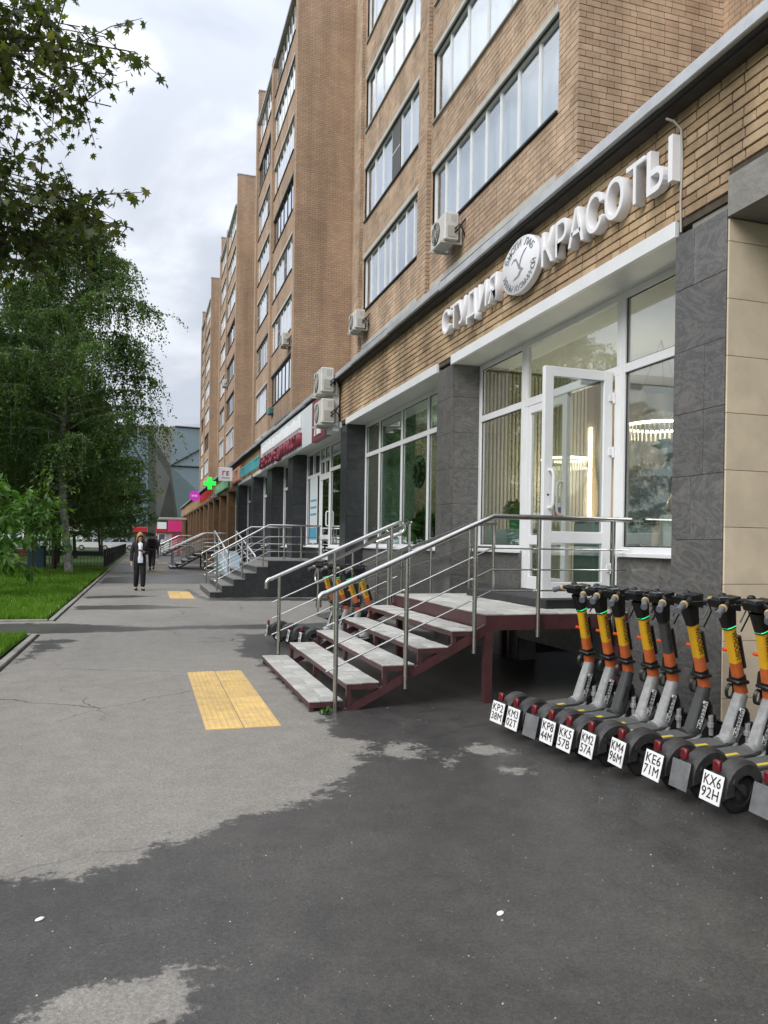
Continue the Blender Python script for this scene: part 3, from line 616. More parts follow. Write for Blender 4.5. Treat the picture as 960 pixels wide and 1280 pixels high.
def upper_window(par, x, ya, yb, z0, z1, style, rnd, detail, org):
    """glazed loggia opening: frame with mullions, panes, sill, lintel, curtain"""
    fm = {'white': white_pvc, 'brown': brown_fr, 'dark': dark_fr, 'grey': grey_fr}[style]
    q = MB(); n = rnd.choice((6, 7, 7, 8)) if detail else 6
    fx0, fx1 = x + .06, x + .12; fw = .05
    cuts = [ya + (yb - ya) * i / n for i in range(n + 1)]
    for i in range(1, n): cuts[i] += rnd.uniform(-.12, .12)
    o = org
    q.box(fx0, fx1, ya, yb, z0, z0 + fw); q.box(fx0, fx1, ya, yb, z1 - fw, z1)
    for i, c in enumerate(cuts):
        wd = .07 if 0 < i < n else .09
        a = c - wd / 2 if 0 < i < n else (c if i == 0 else c - wd)
        q.box(fx0 + .002, fx1 - .002, a, a + wd, z0 + fw, z1 - fw)
    def rel(m_): return [(a - o[0], b - o[1], c - o[2]) for a, b, c in m_]
    q.v = rel(q.v); wn = q.build('window', fm, par)
    for i in range(n):
        a, b = cuts[i] + .02, cuts[i + 1] - .02
        kind = rnd.random()
        p = ob('pane', unit_pane(glass_up), wn, M4=Matrix.Translation((x + .09 - o[0], a - o[1], z0 + fw - o[2])) @ Matrix.Diagonal((1, b - a, z1 - z0 - 2 * fw, 1)))
        if detail and kind < .09:      # a fly screen with its bar in front of one pane
            q = MB(); q.box(fx0 - .02, fx0 - .008, a + .03, b - .03, z0 + fw + .02, z1 - fw - .02); q.v = rel(q.v); q.build('fly_screen', mat('fly_screen', (.10, .10, .10), .8), wn)
            q = MB(); q.box(fx0 - .032, fx0 - .021, a + .03, b - .03, (z0 + z1) / 2 - .015, (z0 + z1) / 2 + .015); q.v = rel(q.v); q.build('screen_bar', white_pvc, wn)
    q = MB(); q.box(x - .05, x + .06, ya, yb, z0 - .035, z0 - .002); q.v = rel(q.v); q.build('sill', grey_fr if rnd.random() < .5 else dark_fr, wn)
    q = MB(); q.box(x - .03, x + .06, ya, yb, z1 + .002, z1 + .12); q.v = rel(q.v); q.build('lintel', concrete if style != 'white' else mat('pale_flashing', (.50, .49, .45), .6, 0, 3, .2), wn)
    # curtains or a bare dark loggia behind the glass
    if style != 'dark' and rnd.random() < .8:
        k = 0 if rnd.random() < .82 else 1
        ob('curtain', curtain_mesh(*CUR[k]), wn, M4=Matrix.Translation((x + .30 - o[0], ya - o[1], z0 - .02 - o[2])) @ Matrix.Diagonal((1, (yb - ya) * rnd.choice((1, 1, .75, .55)), z1 - z0, 1)))

def block(y0, idx, label, bricks):
    o = (XF, y0, 5.1); rnd = random.Random(50 + idx)
    r = root('apartment_block', o, label, 'apartment building', 'brick apartment blocks above the shop row')
    def rb(mb, name, m, smooth=False):
        mb.v = [(a - o[0], b - o[1], c - o[2]) for a, b, c in mb.v]; return mb.build(name, m, r, smooth)
    ZT, ZB = 29.0, 26.75; ZBR = 19.2 if bricks else 5.1
    ye = y0 + SLEN; g_ = .012 if bricks else 0
    # end walls
    q = MB()
    if bricks:
        q.box(XF + g_, XF + 8, y0 + g_, y0 + .35, 5.1, ZBR, 0); q.box(XF, XF + 8, y0, y0 + .35, ZBR, ZT, 1)
        rb(q, 'end_wall', [mortar_m, brick_far])
    else:
        q.box(XF, XF + 8, y0, y0 + .35, 5.1, ZT); rb(q, 'end_wall', brick_far)
    q = MB(); q.box(XF, XF + 8, ye - .35, ye, 5.1, ZT); rb(q, 'end_wall', brick_far)
    q = MB(); q.box(XF - .03, XF + 8, y0 - .03, y0 + .38, ZT, ZT + .06); q.box(XF - .03, XF + 8, ye - .38, ye + .03, ZT, ZT + .06); rb(q, 'coping', galv)
    # front wall with openings
    cols = ((.6, 6.35), (7.25, 12.25)); q = MB(); holes = []
    def fw(a, b, z0, z1):
        if bricks and z0 < ZBR:
            q.box(XF + g_, XF + .3, a, b, z0, min(z1, ZBR), 0)
            if z1 > ZBR: q.box(XF, XF + .3, a, b, ZBR, z1, 1)
        else: q.box(XF, XF + .3, a, b, z0, z1, 1 if bricks else 0)
    piers = ((y0 + .35, y0 + .6), (y0 + 6.35, y0 + 7.25), (y0 + 12.25, ye - .35))
    for a, b in piers: fw(a, b, 5.1, ZB)
    for c0, c1 in cols:
        z = 5.1
        for k in range(8):
            fw(y0 + c0, y0 + c1, z, Z0S + FL * k); holes.append((y0 + c0, y0 + c1, Z0S + FL * k, Z0S + FL * k + WH)); z = Z0S + FL * k + WH
        fw(y0 + c0, y0 + c1, z, ZB)
    rb(q, 'front_wall', [mortar_m, brick_far] if bricks else brick_far)
    # pilasters proud of the face
    for a, b in ((y0 + 6.5, y0 + 7.1), (ye - .62, ye - .02)):
        q = MB()
        if bricks:
            q.box(XF - .10 + g_, XF + g_ - .001, a + g_, b - g_, 5.1, ZBR, 0); q.box(XF - .10, XF - .001, a, b, ZBR, ZB + .5, 1); rb(q, 'pilaster', [mortar_m, brick_far])
        else: q.box(XF - .10, XF - .001, a, b, 5.1, ZB + .5); rb(q, 'pilaster', brick_far)
    # loggia floors, rear wall and roof
    q = MB(); q.box(XF + 1.4, XF + 8, y0 + .35, ye - .35, 5.1, 28.6)
    for k in range(9): q.box(XF + .3, XF + 1.4, y0 + .35, ye - .35, Z0S + FL * k - 1.05, Z0S + FL * k - .9)
    rb(q, 'rear_wall', plaster)
    q = MB(); q.box(XF - .12, XF + 1.5, y0 + .36, ye - .64, ZB, ZB + .14); rb(q, 'loggia_roof', galv)
    # windows
    for ci, (c0, c1) in enumerate(cols):
        for k in range(8):
            st = rnd.choices(('white', 'white', 'white', 'brown', 'dark', 'grey'), k=1)[0]
            if idx == 0: st = 'white'
            if idx == 1 and ci == 0: st = ('dark', 'dark', 'white', 'white', 'dark', 'white', 'white', 'grey')[k]
            if idx == 1 and ci == 1: st = ('white', 'white', 'grey', 'white', 'white', 'white', 'dark', 'white')[k]
            upper_window(r, XF, y0 + c0, y0 + c1, Z0S + FL * k, Z0S + FL * k + WH, st, rnd, idx < 2, o)
    if bricks:
        # bricks large enough to tell apart, joined
        q = MB(); rr = random.Random(3)
        for (a, b, za, zb) in courses(XF + .012, XR + .05, 7.0, ZBR, .1, .25, seed=11):
            d = rr.uniform(-.002, .003); q.box(a, b, y0 + d, y0 + .05, za, zb)
        k1 = rb(q, 'end_wall_brickwork', upper_brick); tag(k1, kind='stuff')
        q = MB()
        for (a, b, za, zb) in courses(y0, ye, 6.9, ZBR, .1, .25, holes + [(y0 + 6.5, y0 + 7.1, 0, 40), (ye - .62, ye, 0, 40)], seed=12):
            d = rr.uniform(-.002, .003); q.box(XF + d, XF + .05, a, b, za, zb)
        k2 = rb(q, 'front_wall_brickwork', upper_brick); tag(k2, kind='stuff')
        q = MB()
        for (a0, b0) in ((y0 + 6.5, y0 + 7.1), (ye - .62, ye - .02)):
            for (a, b, za, zb) in courses(a0, b0, 6.9, ZBR, .1, .25, seed=13):
                q.box(XF - .10 + rr.uniform(-.002, .003), XF - .06, a, b, za, zb)
            for i in range(int((ZBR - 6.9) / .1)):
                q.box(XF - .055, XF - .004, a0 + rr.uniform(-.002, .002), a0 + .02, 6.9 + i * .1, 6.988 + i * .1)
        k3 = rb(q, 'pilaster_brickwork', upper_brick); tag(k3, kind='stuff')
    return r
blk_lab = ['tan brick apartment block directly above the beauty studio sign', 'brown brick apartment block rising above the white and maroon real estate sign',
           'brown brick apartment block rising behind the turquoise and orange shop signs', 'brown brick apartment block rising behind the green pharmacy cross']
for i in range(4): block(10.5 + PER * i, i, blk_lab[i], i == 0)

# recessed links between the blocks
for i, (a, b, lab) in enumerate(((-1.5, 10.5, 'recessed brick link wall beside the block above the beauty studio'), (23.6, 34.5, 'recessed brick link between the tan block and the block over the real estate sign'),
                                 (47.6, 58.5, 'recessed brick link behind the turquoise and orange signs'), (71.6, 82.5, 'recessed brick link short of the block at the pharmacy cross'))):
    r = root('building_link', (XR, a, 5.1), lab, 'building', 'recessed links between the brick blocks')
    q = MB(); L_ = b - a
    q.box(0, 6, .001, L_ - .001, 0, 23); q.build('wall', brick_far, r)
    for k in range(8):
        for ya in ((L_ * .18, L_ * .42), (L_ * .58, L_ * .82)):
            z = Z0S + FL * k - 5.1 
            q = MB(); q.box(-.06, -.002, ya[0], ya[1], z, z + 1.5); f = q.build('window', white_pvc if (k + i) % 3 else brown_fr, r)
            for j in range(3):
                wd = (ya[1] - ya[0] - .08) / 3
                q = MB(); q.box(-.075, -.062, ya[0] + .06 + wd * j, ya[0] + .02 + wd * (j + 1), z + .06, z + 1.44); q.build('pane', mat('dark_pane', (.05, .06, .07), .06, 0, spec=.9), f)

# ================================================================== SHOP PODIUM
XP_, XG = 4.24, 4.70           # brick face / glass plane
ZS, ZL = 4.11, 5.17            # soffit, underside of the roof edge
pod = root('shop_row', (XP_, 0, 0), 'long single storey row of shops with tan brick fascia and granite pillars', 'shop building')
def pb(mb, name, m, par=None, smooth=False):
    mb.v = [(a - XP_, b, c) for a, b, c in mb.v]; return mb.build(name, m, par or pod, smooth)
q = MB(); q.box(XP_ + .013, 4.6, .5, 17.05, ZS + .06, ZL, 0); q.box(XP_, 4.6, 17.05, 97, ZS + .06, ZL, 1); pb(q, 'fascia_wall', [mortar_m, brick_pod_far])
q = MB(); q.box(4.08, XR, .5, 97, ZL, ZL + .04); pb(q, 'roof', mat('roof_felt', (.06, .06, .06), .9))
q = MB(); q.box(4.12, 4.238, .5, 97, ZL - .03, ZL - .002); pb(q, 'eave_board', mat('eave_dark', (.06, .052, .045), .85, 0, 5, .4))
y = .5; i = 0
while y < 97:
    L_ = 2.5; q = MB(); dz = random.uniform(-.012, .012); dz2 = random.uniform(-.012, .012); dx = random.uniform(-.012, .012)
    y1_ = min(y + L_ - .004, 97)
    prof = [(4.10, .01), (4.052, .012), (4.046, .022), (4.056, .125), (4.068, .140), (4.40, .185), (4.40, .145), (4.10, .110)]
    vs = [(x + dx, y, ZL + z + dz) for x, z in prof] + [(x + dx, y1_, ZL + z + dz2) for x, z in prof]; n = len(prof)
    q.add(vs, [tuple(range(n)), tuple(range(2 * n - 1, n - 1, -1))] + [(k, n + k, n + (k + 1) % n, (k + 1) % n) for k in range(n)])
    pb(q, 'roof_flashing', galv); y += L_; i += 1
# fascia bricks: the largest ones singly, the rest of the near fascia joined
BM = {}
def brick_me(L_, h):
    k = (round(L_, 2), round(h, 3))
    if k not in BM:
        q = MB(); q.cbox(0, .05, 0, k[0], 0, k[1], .004); BM[k] = q.mesh('brick', podium_brick)
    return BM[k]
bl = courses(.52, 17.05, ZS + .13, ZL - .03, .083, .25, [(0, 4.86, 0, 4.36)], seed=5, head=.16, joint=.013)
bl.sort(key=lambda b: abs((b[0] + b[1]) / 2 - 6.6) if b[0] > 4.3 else 99)
rr = random.Random(9); rest = MB()
for i, (a, b, za, zb) in enumerate(bl):
    d = rr.uniform(-.004, .004)
    if i < 298:
        ob('brick', brick_me(b - a, zb - za), pod, (d, a, za))
    else: rest.cbox(XP_ + d, XP_ + .05, a, b, za, zb, .004)
tag(pb(rest, 'fascia_brickwork', podium_brick), kind='stuff')
# concrete lintel over the passage, beige tiled return wall
q = MB(); q.box(XP_ - .004, 4.6, .5, 4.86, 4.04, 4.35); pb(q, 'lintel', concrete)
q = MB(); q.box(XP_ + .03, 9, 4.875, 5.3, 0, ZS + .05); pb(q, 'passage_wall', concrete)
for i in range(8):
    for k in range(10):
        z0 = k * .44 - .1; z1 = min(z0 + .436, 4.03)
        if z0 < 0: z0 = 0
        if z0 > 4.0: continue
        x0 = XP_ + .012 + i * .6; q = MB(); q.cbox(x0, min(x0 + .597, 9), 4.858, 4.874, z0, z1, .0015); pb(q, 'tile', beige_tile)
q = MB(); q.box(XP_ + .01, 9, .5, 4.85, 4.05, 4.12); pb(q, 'passage_ceiling', soffit_m)
q = MB(); q.box(XP_ + .3, 9, -1.5, .4, 0, 5.1); pb(q, 'passage_wall', beige_tile)
q = MB(); q.box(8.9, 9.2, .4, 4.85, 0, 4.1); pb(q, 'passage_back', beige_tile)

# pillars clad with stone slabs
def pillar(y0, y1, stone, slabs=True, z1=ZS):
    q = MB(); q.box(XP_ + .025, XG + .05, y0 + .025, y1 - .025, 0, z1); p = pb(q, 'pillar', concrete)
    if not slabs:
        p.data.materials[0] = stone; return
    z = 0; k = 0; rnd = random.Random(int(y0 * 10))
    while z < z1 - .05:
        h = .52; zt = min(z + h, z1)
        if z1 - zt < .12: zt = z1
        sp = y0 + (y1 - y0) * rnd.choice((.62, .38, 1, 1))
        for a, b in ((y0, sp), (sp, y1)):
            if b - a > .02:
                q = MB(); q.cbox(XP_ + rnd.uniform(-.002, .002), XP_ + .024, a + .0015, b - .0015, z + .0015, zt - .0015, .002); pb(q, 'slab', stone, p)
        q = MB(); q.cbox(XP_ + .0265, XG + .03, y0 + rnd.uniform(-.002, .002), y0 + .024, z + .0015, zt - .0015, .002); pb(q, 'slab', stone, p)
        z = zt; k += 1
for (a, b, s_) in ((4.876, 5.47, granite), (10.38, 10.99, granite), (16.5, 17.05, granite_dk), (22.95, 23.8, granite_dk), (27.0, 28.1, granite_dk), (31.8, 32.6, granite_dk), (37.0, 37.8, granite_dk)):
    pillar(a, b, s_, True)
brown_pil = mat('brown_pilaster', (.19, .105, .05), .8, 0, 3, .35, 20, .3)
FARP = [42.0 + 4.4 * i for i in range(13)]
for a in FARP: pillar(a, a + .8, brown_pil, False)
# soffits with white trim
BAYS = [(5.47, 10.38), (10.99, 16.5), (17.05, 22.95), (23.8, 27.0), (28.1, 31.8), (32.6, 37.0), (37.8, 42.0)] + [(a + .8, a + 4.4) for a in FARP[:-1]]
for a, b in BAYS:
    q = MB(); q.box(XP_ + .02, XG + .06, a, b, ZS, ZS + .05); pb(q, 'soffit', soffit_m)
    q = MB(); q.cbox(XP_ - .03, XP_ + .018, a - .02, b + .02, ZS - .012, ZS + .125, .004); pb(q, 'soffit_trim', white_pvc if a < 33 else brown_pil)
# plinth walls under the windows
def plinth(a, b, zt, stone, z0=0, x=XG - .06):
    q = MB(); q.box(x + .024, XG + .2, a, b, z0, zt - .03); p = pb(q, 'plinth', concrete)
    n = max(1, round((b - a) / .62)); wd = (b - a) / n; zc = [z0 + (zt - .035 - z0) * k / 3 for k in range(4)]
    for i in range(n):
        for k in range(3):
            q = MB(); q.cbox(x, x + .022, a + i * wd + .0015, a + (i + 1) * wd - .0015, zc[k] + .0015, zc[k + 1] - .0015, .0015); pb(q, 'slab', stone, p)
    q = MB(); q.cbox(x - .06, XG - .03, a + .01, b - .01, zt - .03, zt + .01, .004); pb(q, 'window_sill', white_pvc)
plinth(5.47, 6.84, 1.42, granite); plinth(9.0, 10.38, 1.42, granite); plinth(10.99, 16.5, 1.40, granite)
plinth(17.05, 19.9, 1.35, granite_dk); plinth(21.1, 22.95, 1.35, granite_dk)
for a, b in BAYS[3:7]: plinth(a, b, 1.3, granite_dk)

def glazing(a, b, z0, z1, verts, ztr, gm, fw=.07, skip=(), fr=None, label=None):
    """shop window: frame with mullions and a transom, each light its own pane"""
    fr = fr or white_pvc; q = MB(); x0, x1 = XG - .035, XG + .035
    q.cbox(x0, x1, a, a + fw, z0, z1, .004); q.cbox(x0, x1, b - fw, b, z0, z1, .004)
    q.cbox(x0 + .001, x1 - .001, a + fw, b - fw, z1 - fw, z1, .004); q.cbox(x0 + .001, x1 - .001, a + fw, b - fw, z0, z0 + fw, .004)
    q.cbox(x0 + .001, x1 - .001, a + fw, b - fw, ztr - .045, ztr + .045, .004)
    for v in verts:
        q.cbox(x0, x1, v - .035, v + .035, z0 + fw, ztr - .045, .004); q.cbox(x0, x1, v - .035, v + .035, ztr + .045, z1 - fw, .004)
    f = pb(q, 'shop_window', fr)
    if label: f['label'] = label
    ed = [a + fw] + [v for v in verts] + [b - fw]
    for i in range(len(ed) - 1):
        for (c0, c1, row) in ((z0 + fw, ztr - .045, 0), (ztr + .045, z1 - fw, 1)):
            p, qq = ed[i] + (.035 if i else 0), ed[i + 1] - (.035 if i < len(ed) - 2 else 0)
            o = ob('pane', unit_pane(gm), f, M4=Matrix.Translation((XG - XP_, p, c0)) @ Matrix.Diagonal((1, qq - p, c1 - c0, 1)))
            # dark rubber gasket line round the pane
            g2 = MB(); t_ = .012
            g2.box(XG - .012, XG - .006, p, qq, c0, c0 + t_); g2.box(XG - .012, XG - .006, p, qq, c1 - t_, c1); g2.box(XG - .012, XG - .006, p, p + t_, c0 + t_, c1 - t_); g2.box(XG - .012, XG - .006, qq - t_, qq, c0 + t_, c1 - t_)
            pb(g2, 'gasket', black_pl, f)
    return f
ZTR = 3.32
# beauty studio: right window, left window, door transom
glazing(5.47, 6.86, 1.42, ZS, [], ZTR, glass_shop, label='right hand window of the beauty studio with flowers behind it')
glazing(8.98, 10.38, 1.42, ZS, [], ZTR, glass_shop, label='left hand window of the beauty studio before a slatted screen')
q = MB(); q.cbox(XG - .035, XG + .035, 6.861, 8.979, ZTR - .05, ZTR + .05, .004); q.cbox(XG - .035, XG + .035, 6.861, 8.979, ZS - .07, ZS, .004)
q.cbox(XG - .035, XG + .035, 6.861, 6.96, .94, ZTR - .05, .004); q.cbox(XG - .035, XG + .035, 8.90, 8.979, .94, ZTR - .05, .004)
q.cbox(XG - .035, XG + .035, 6.861, 6.93, ZTR + .05, ZS - .07, .004); q.cbox(XG - .035, XG + .035, 8.91, 8.979, ZTR + .05, ZS - .07, .004)
dfm = pb(q, 'door_frame', white_pvc)
ob('pane', unit_pane(glass_shop), dfm, M4=Matrix.Translation((XG - XP_, 6.93, ZTR + .05)) @ Matrix.Diagonal((1, 8.91 - 6.93, ZS - .07 - ZTR - .05, 1)))
def door_leaf(wd, hgt, rails):
    """local: hinge at y=0, leaf along +y, thickness in x"""
    q = MB(); s_ = .10
    q.cbox(-.03, .03, 0, s_, 0, hgt, .004); q.cbox(-.03, .03, wd - s_, wd, 0, hgt, .004)
    zs = [0] + rails + [hgt]
    q.cbox(-.029, .029, s_, wd - s_, 0, .16, .004); q.cbox(-.029, .029, s_, wd - s_, hgt - s_, hgt, .004)
    for z in rails: q.cbox(-.029, .029, s_, wd - s_, z - .06, z + .06, .004)
    panes = []; lo = .16
    for z in rails + [hgt - s_ + .06]:
        panes.append((lo, z - .06)); lo = z + .06
    return q, panes, s_
def make_door(hy, wd, hgt, z, ang, handle_side, fixed_label=None, x=XG):
    q, panes, s_ = door_leaf(wd, hgt, [.62])
    d = q.build('door', white_pvc, pod); d.location = (x - XP_, hy, z); d.rotation_euler = (0, 0, ang)
    if fixed_label: d['label'] = fixed_label
    for a, b in panes: ob('pane', unit_pane(glass_shop), d, M4=Matrix.Translation((0, s_, a)) @ Matrix.Diagonal((1, wd - 2 * s_, b - a, 1)))
    for sg in handle_side:
        h = MB(); yh = wd - .06; h.tube([(sg * .03, yh, .92), (sg * .085, yh, .92), (sg * .10, yh - .01, .96), (sg * .10, yh - .01, 1.26), (sg * .085, yh, 1.30), (sg * .03, yh, 1.30)], .016, 8)
        h.build('handle', white_pvc, d, True)
    for zz in (.25, hgt * .62, hgt * .86):
        h = MB(); h.lathe([(.017, 0), (.017, .11)], 8, Matrix.Translation((-.045, -.005, zz))); h.box(-.05, -.03, .0, .05, zz + .02, zz + .09); h.build('hinge', white_pvc, d)
    h = MB(); h.lathe([(.012, 0), (.012, .004)], 8, Matrix.Translation((-.03, wd - .05, 1.05)) @ Matrix.Rotation(R(-90), 4, 'Y')); h.build('keyhole', black_pl, d)
    return d
# open leaf swung out over the platform, closed leaf
d1 = make_door(7.0, .80, 2.36, .96, R(91), (-1, 1), 'white glazed door leaf standing open over the platform', x=XG - .05)
h = MB(); h.cbox(.035, .09, .08, .32, 2.22, 2.29, .008); h.tube([(.06, .2, 2.3), (.12, -.06, 2.32), (.2, -.1, 2.32)], .012, 6); h.build('door_closer', grey_fr, d1)
d2 = make_door(8.90, .98, 2.33, .94, R(180), (1,), 'closed white glazed door leaf with a small tricolour sticker')
for (k, c_) in ((0, (.75, .75, .75)), (1, (.03, .06, .35)), (2, (.55, .03, .03))):
    h = MB(); h.box(.010, .013, .72, .86, 1.06 - .05 * k - .05, 1.06 - .05 * k); h.build('sticker', mat('sticker%d' % k, c_, .5), d2)
# doormat slab before the threshold
q = MB(); q.cbox(3.95, 4.66, 7.05, 9.1, .842, .935, .008); pb(q, 'threshold_step', mat('rubber_mat', (.035, .036, .037), .85, 0, 9, .4))
q = MB(); q.box(4.62, 4.9, 6.862, 8.98, .3, .93); pb(q, 'threshold', granite)

# clock shop bay and the rest
glazing(10.99, 16.5, 1.40, ZS, [12.52, 13.96, 15.42], 3.42, glass_green, label='wide four light shop window with a wall clock behind the glass')
glazing(17.05, 19.9, 1.35, ZS, [18.5], 3.4, glass_green)
glazing(21.1, 22.95, 1.35, ZS, [22.0], 3.4, glass_green)
glazing(19.9, 21.1, 3.3, ZS, [20.5], 3.72, glass_green, fw=.06)
make_door(21.08, 1.16, 2.30, 1.0, R(180), (1,), 'white glazed door at the top of the granite stairs')
for a, b in BAYS[3:7]: glazing(a, b, 1.3, ZS, [a + (b - a) * .5], 3.3, glass_green)
wood_dk = mat('dark_door', (.06, .05, .045), .6, 0, 4, .3)
for a, b in BAYS[7:]: glazing(a, b, .5, ZS, [a + (b - a) * .33, a + (b - a) * .66], 3.2, glass_green, fr=grey_fr)

# shop interiors (floor, ceiling, back and party walls)
in_wall = mat('interior_beige', (.55, .47, .36), .8, 0, 1.5, .12)
in_floor = mat('interior_floor', (.36, .33, .28), .3, 0, 2, .15)
in_ceil = mat('interior_ceiling', (.70, .70, .68), .7)
in_green = mat('interior_green', (.30, .38, .32), .8)
q = MB(); q.box(XG + .06, 8.9, 5.32, 96, .3, .92); pb(q, 'shop_floor', in_floor)
q = MB(); q.box(XG + .06, 8.9, 5.32, 96, ZS + .001, ZS + .06); pb(q, 'shop_ceiling', in_ceil)
q = MB(); q.box(8.6, 8.9, 5.32, 96, .92, ZS); pb(q, 'shop_back_wall', in_wall)
for y in (5.32, 10.6, 16.7, 23.3, 27.5, 32.1, 37.3): 
    q = MB(); q.box(XG + .1, 8.6, y, y + .15, .92, ZS); pb(q, 'party_wall', in_wall)

# ================================================================== STAIRS AND RAILINGS
def arc_end(p, d, r=.06, down=.12):
    """handrail end that curls over: d is the direction of travel past the end"""
    d = Vector(d).normalized(); p = Vector(p); z = Vector((0, 0, 1)); pts = []
    for k in range(1, 7):
        a = k / 6 * math.pi / 2; pts.append(p + d * r * math.sin(a) - z * r * (1 - math.cos(a)))
    pts.append(pts[-1] - z * (down - r)); return [tuple(q) for q in pts]

def open_stairs(name, loc, label, y0, y1, x0, zpl, xend, tiles, fm, nst=5, run=.335):
    """tiled treads on a welded frame, rising towards +X to a platform; coordinates relative to loc"""
    r = root(name, loc, label, 'stairs'); ox, oy, oz = loc
    z1 = .09; rise = (zpl - z1) / nst; dpt = .30
    def lb(mb, n_, m, par=None, sm=False):
        mb.v = [(a - ox, b - oy, c - oz) for a, b, c in mb.v]; return mb.build(n_, m, par or r, sm)
    for k in range(nst):
        xa = x0 + k * run; z = z1 + k * rise
        q = MB(); q.box(xa, xa + .032, y0, y1, z - .055, z - .012); q.box(xa + dpt - .032, xa + dpt, y0, y1, z - .055, z - .012)
        q.box(xa + .032, xa + dpt - .032, y0, y0 + .04, z - .055, z - .012); q.box(xa + .032, xa + dpt - .032, y1 - .04, y1, z - .055, z - .012)
        q.box(xa + .033, xa + dpt - .033, y0 + .041, y1 - .041, z - .03, z - .013)
        tr = lb(q, 'tread', fm)
        ny = max(3, round((y1 - y0) / .2)); wd = (y1 - y0) / ny
        if tiles:
            for j in range(ny):
                rows = ((xa - .006, xa + dpt * .5), (xa + dpt * .5, xa + dpt + .004)) if (j + k) % 3 else ((xa - .006, xa + dpt * .34), (xa + dpt * .34, xa + dpt + .004))
                for (a, b) in rows:
                    q = MB(); dz = random.uniform(-.0025, .0025)
                    q.cbox(a + .0015, b - .0025, y0 + j * wd + .003, y0 + (j + 1) * wd - .003, z - .011 + dz, z + .004 + dz, .003); lb(q, 'tile', tile_m, tr)
        else:
            q = MB(); q.cbox(xa - .006, xa + dpt + .004, y0, y1, z - .011, z + .004, .003); lb(q, 'slab', tile_m, tr)
        # short uprights carrying each tread
        for yy in (y0 + .005, (y0 + y1) / 2, y1 - .045):
            if k > 0:
                q = MB(); zb = max(0, z - .055 - rise + .02) if k > 1 else 0
                q.box(xa + .002, xa + .04, yy, yy + .04, max(0, z - rise - .06), z - .056); lb(q, 'upright', fm)
            else:
                q = MB(); q.box(xa + .002, xa + .035, yy, yy + .035, 0, z - .056); lb(q, 'upright', fm)
    # inclined stringers
    sl = rise / run; xs, xe = x0 + run * .9, x0 + run * nst
    for yy in (y0 + .002, y1 - .048):
        q = MB(); zs, ze = 0.0, zpl - .16
        vs = []
        for yv in (yy, yy + .046):
            vs += [(xs, yv, zs), (xs + .13, yv, zs), (xe, yv, ze - .045), (xe, yv, ze + .06)]
        q.add(vs, [(0, 1, 2, 3), (7, 6, 5, 4), (0, 4, 5, 1), (1, 5, 6, 2), (2, 6, 7, 3), (3, 7, 4, 0)]); lb(q, 'stringer', fm)
    # platform
    xp = x0 + run * nst
    q = MB(); q.box(xp, xend, y0, y0 + .05, zpl - .155, zpl - .014); q.box(xp, xend, y1 - .05, y1, zpl - .155, zpl - .014); q.box(xp, xp + .05, y0 + .05, y1 - .05, zpl - .155, zpl - .014)
    q.box(xp + .051, xend, y0 + .051, y1 - .051, zpl - .04, zpl - .015); q.box(xend - .05, xend, y0 + .051, y1 - .051, zpl - .155, zpl - .045)
    pl = lb(q, 'platform', fm)
    nx = max(1, round((xend - xp) / .2)); ny = max(3, round((y1 - y0) / .4)); wx = (xend - xp) / nx; wy = (y1 - y0) / ny
    for i in range(nx if tiles else 0):
        for j in range(-1, ny):
            a = y0 + (j + (.5 if i % 2 else 0)) * wy; b = a + wy; a = max(a, y0); b = min(b, y1)
            if b - a < .05: continue
            q = MB(); dz = random.uniform(-.002, .002)
            q.cbox(xp + i * wx + .0018, xp + (i + 1) * wx - .0018, a + .0018, b - .0018, zpl - .0135 + dz, zpl + .002 + dz, .0025); lb(q, 'tile', tile_m, pl)
    if not tiles:
        q = MB(); q.cbox(xp, xend, y0, y1, zpl - .0135, zpl + .002, .002); lb(q, 'slab', tile_m, pl)
    for (xx, yy) in ((xp + .002, y0 + .052), (xp + .002, y1 - .13), (xend - .1, y0 + .052), (xend - .1, y1 - .13)):
        q = MB(); q.box(xx, xx + .075, yy - .05, yy + .025, 0, zpl - .156); lb(q, 'leg', fm)
    return r, lb, xp, sl
def rail_set(lb, y, x0, xtop, xend, zpl, sl, posts, flat_posts, rail_r=.026, loop=False, lower=(.62, .42, .22), dy=0):
    """handrail with three thinner rails; sloped to xtop then level to xend"""
    zt = zpl + .92
    ztop = lambda x: zt - (xtop - x) * sl if x < xtop else zt
    path = arc_end((x0, y, ztop(x0)), (-1, 0, 0))[::-1] + [(x0, y, ztop(x0))]
    n = 8
    path += [(x0 + (xtop - x0) * k / n, y, ztop(x0 + (xtop - x0) * k / n)) for k in range(1, n + 1)]
    if loop:
        c = Vector((xtop, y, zt)); 
        for k in range(1, 9):
            a = math.pi * k / 8; path.append((xtop + .085 * math.sin(a), y + .0, zt - .075 * (1 - math.cos(a))))
        path.append((xtop - .25, y + .12, zt - .26))
    else: path.append((xend, y, zt))
    q = MB(); q.tube(path, rail_r, 10); lb(q, 'handrail', steel, None, True)
    for dz in lower:
        d = .92 - dz
        q = MB(); xa = x0 + .02
        pp = [(xa, y + .03, ztop(xa) - d), (xtop, y + .03, zt - d)]
        if not loop: pp.append((xend, y + .03, zt - d))
        q.tube(pp, .0085, 6); lb(q, 'rail', steel, None, True)
    for x, zb in posts + flat_posts:
        q = MB(); q.tube([(x, y, zb), (x, y, ztop(x) - rail_r * .7)], .021, 10)
        lb(q, 'post', steel, None, True)

